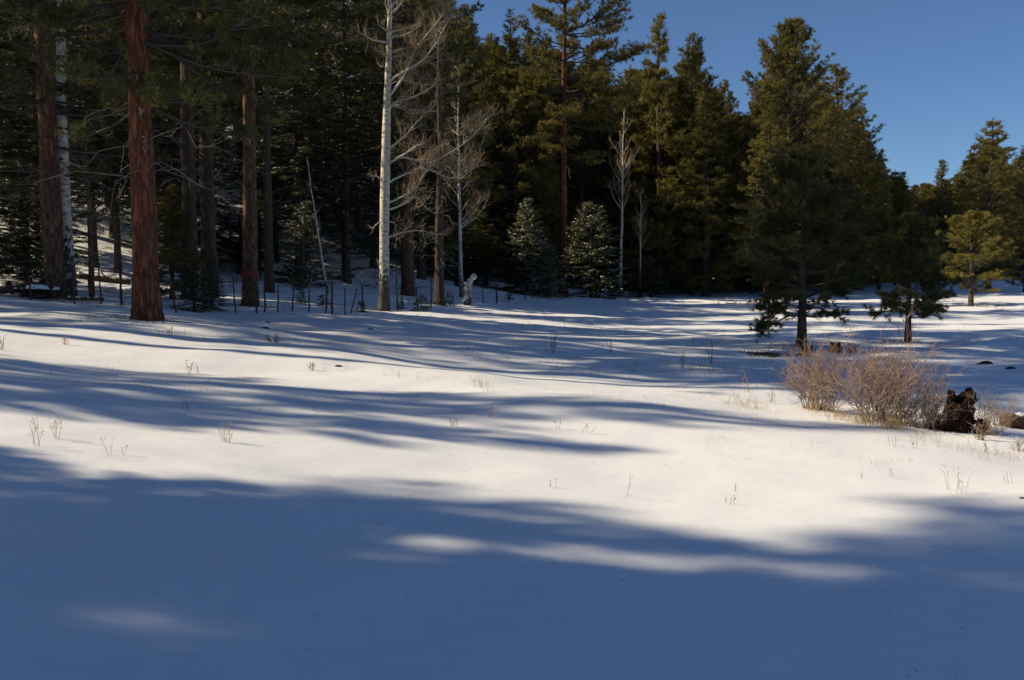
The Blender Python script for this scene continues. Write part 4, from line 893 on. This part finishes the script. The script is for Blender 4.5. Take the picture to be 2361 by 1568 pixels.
# ------------------------------------------------------------------ dry grass (uncountable)
rng = np.random.default_rng(90); g = Geo()
def blades(pts, h, n, w=0.004, spread=0.35):
    for p, hh in zip(pts, h):
        d = unit(np.stack([rng.normal(size=n) * spread, rng.normal(size=n) * spread, np.ones(n)], -1)); a = p + np.stack([rng.normal(size=n) * 0.04, rng.normal(size=n) * 0.04, np.full(n, -0.02)], -1)
        L = hh * rng.uniform(0.5, 1.1, n); m = a + d * (L * 0.6)[:, None]; e = m + unit(d + rng.normal(size=(n, 3)) * 0.35) * (L * 0.4)[:, None]; t = rng.uniform(0, 1, n)
        sticks(g, a, m, w * 0.5, w * 0.4, t); sticks(g, m, e, w * 0.4, w * 0.15, t)
def band(u0, v0, u1, v1, n, sp, hpx, nb, w=0.0035):
    f = rng.uniform(0, 1, n); us = u0 + (u1 - u0) * f + rng.normal(size=n) * sp; vs = v0 + (v1 - v0) * f + rng.normal(size=n) * sp * 0.35
    P = [gpx(a, c) for a, c in zip(us, vs)]; blades(P, [hpx / F * p[1] * rng.uniform(0.35, 1.7) for p in P], nb, w)
band(1860, 948, 1960, 965, 20, 12, 28, 10); band(1930, 962, 2080, 990, 44, 14, 36, 11); band(2040, 985, 2130, 1000, 14, 8, 18, 8)
band(1560, 845, 1680, 862, 22, 14, 24, 7); band(1440, 848, 1540, 852, 12, 14, 18, 6); band(1680, 930, 1760, 945, 14, 14, 20, 8); band(1080, 880, 1130, 900, 8, 10, 22, 7)
band(1240, 850, 1500, 860, 20, 16, 16, 4); band(2100, 1010, 2361, 1060, 40, 18, 30, 3); band(1500, 890, 1800, 960, 40, 30, 18, 3, 0.003); band(1600, 1020, 2361, 1100, 50, 25, 16, 3, 0.0028); band(0, 660, 70, 665, 16, 10, 18, 14, 0.008)
band(100, 690, 300, 706, 26, 10, 10, 9, 0.008); band(700, 850, 1050, 870, 20, 20, 16, 4); band(1150, 695, 1320, 690, 24, 12, 12, 6, 0.012); band(1650, 700, 1800, 702, 26, 12, 10, 8, 0.012); band(2150, 690, 2330, 712, 20, 10, 8, 8, 0.012)
band(1100, 740, 1700, 800, 70, 25, 22, 3, 0.006); band(100, 860, 1000, 960, 60, 50, 18, 2, 0.003); band(300, 760, 900, 790, 40, 30, 16, 3, 0.005)
band(1000, 800, 1800, 870, 110, 40, 18, 3, 0.005); band(1700, 720, 2361, 790, 60, 25, 14, 3, 0.007); band(1300, 900, 1850, 980, 60, 40, 14, 2, 0.003)
tag(obj('dry_grass', g.mesh('dry_grass', M['grass'])), 'scattered straw-coloured dry grass poking through the snow', 'grass', kind='stuff')
# bare brown litter under the near pine
g = Geo(); b = gpx(1765, 818); n = 700; a = rng.uniform(0, 6.283, n); q = rng.uniform(0, 1, n) * (0.75 + 0.3 * np.sin(3 * a + 1)); x = b[0] + np.cos(a) * q * 0.95; y = b[1] + np.sin(a) * q * 0.8; P = np.stack([x, y, height(x, y) - 0.005], -1)
e = P + unit(np.stack([rng.normal(size=n), rng.normal(size=n), rng.uniform(0.0, 0.8, n)], -1)) * rng.uniform(0.05, 0.13, n)[:, None]; sticks(g, P, e, 0.006, 0.003, rng.uniform(0, 1, n))
tag(obj('needle_litter', g.mesh('needle_litter', M['litter'])), 'patch of brown needle litter under the near dark pine', 'litter', kind='stuff')

# bark flakes, needles and twigs shed round the trunks and blown over the snow
g = Geo(); rng = np.random.default_rng(95)
for u, v, n, w in [(340, 738, 260, 1.3), (128, 684, 160, 1.2), (577, 705, 160, 1.0), (885, 717, 120, 0.9), (1013, 703, 120, 0.9), (1297, 680, 160, 2.0), (1848, 800, 160, 1.2), (2093, 790, 120, 1.0), (2238, 706, 100, 1.6), (440, 690, 120, 1.2), (2205, 992, 120, 0.4)]:
    b = gpx(u, v); k = w * np.abs(rng.normal(size=n)) * 0.6 + 0.15; a = rng.uniform(0, 6.283, n); x = b[0] + np.cos(a) * k; y = b[1] + np.sin(a) * k; P = np.stack([x, y, height(x, y) + 0.002], -1)
    L = 0.0011 * b[1] * rng.uniform(0.6, 2.0, n) + 0.01; e = P + unit(np.stack([rng.normal(size=n), rng.normal(size=n), np.abs(rng.normal(size=n)) * 0.25], -1)) * L[:, None]; sticks(g, P, e, 0.0003 * b[1] + 0.001, 0.0002 * b[1], rng.uniform(0, 1, n))
n = 420; x = rng.uniform(-8, 8, n); y = rng.uniform(3.5, 14, n); P = np.stack([x, y, height(x, y) + 0.001], -1); e = P + unit(np.stack([rng.normal(size=n), rng.normal(size=n), np.abs(rng.normal(size=n)) * 0.1], -1)) * rng.uniform(0.008, 0.04, n)[:, None]
sticks(g, P, e, 0.0012, 0.0007, rng.uniform(0, 1, n))
tag(obj('forest_litter', g.mesh('forest_litter', M['litter'])), 'bark flakes and needles shed on the snow round the trunks', 'litter', kind='stuff')

# windfall branches strewn over the slope behind the fence
g = Geo(); n = 420; P = []
while len(P) < n:
    x = rng.uniform(-32, 4); y = rng.uniform(34, 66)
    if y > lin(CX + F * x / y, EDGE) - 7: P.append((x, y, hz(x, y) + rng.uniform(0.0, 0.06)))
P = np.array(P); e = P + unit(np.stack([rng.normal(size=n), rng.normal(size=n), np.abs(rng.normal(size=n)) * 0.35], -1)) * rng.uniform(0.3, 1.8, n)[:, None]
for k in range(n):
    m = (P[k] + e[k]) / 2 + rng.normal(size=3) * 0.08; polysticks(g, [P[k], m, e[k]], 0.022, 0.008, rng.uniform(0, 0.6))
    for q in range(3): a = P[k] + (e[k] - P[k]) * rng.uniform(0.2, 0.9); polysticks(g, [a, a + unit(rng.normal(size=3) + [0, 0, 0.6]) * rng.uniform(0.1, 0.5)], 0.009, 0.004, rng.uniform(0, 0.7))
tag(obj('windfall_branches', g.mesh('windfall_branches', M['dead'])), 'dead branches strewn over the snowy slope behind the fence', 'branches', kind='stuff')
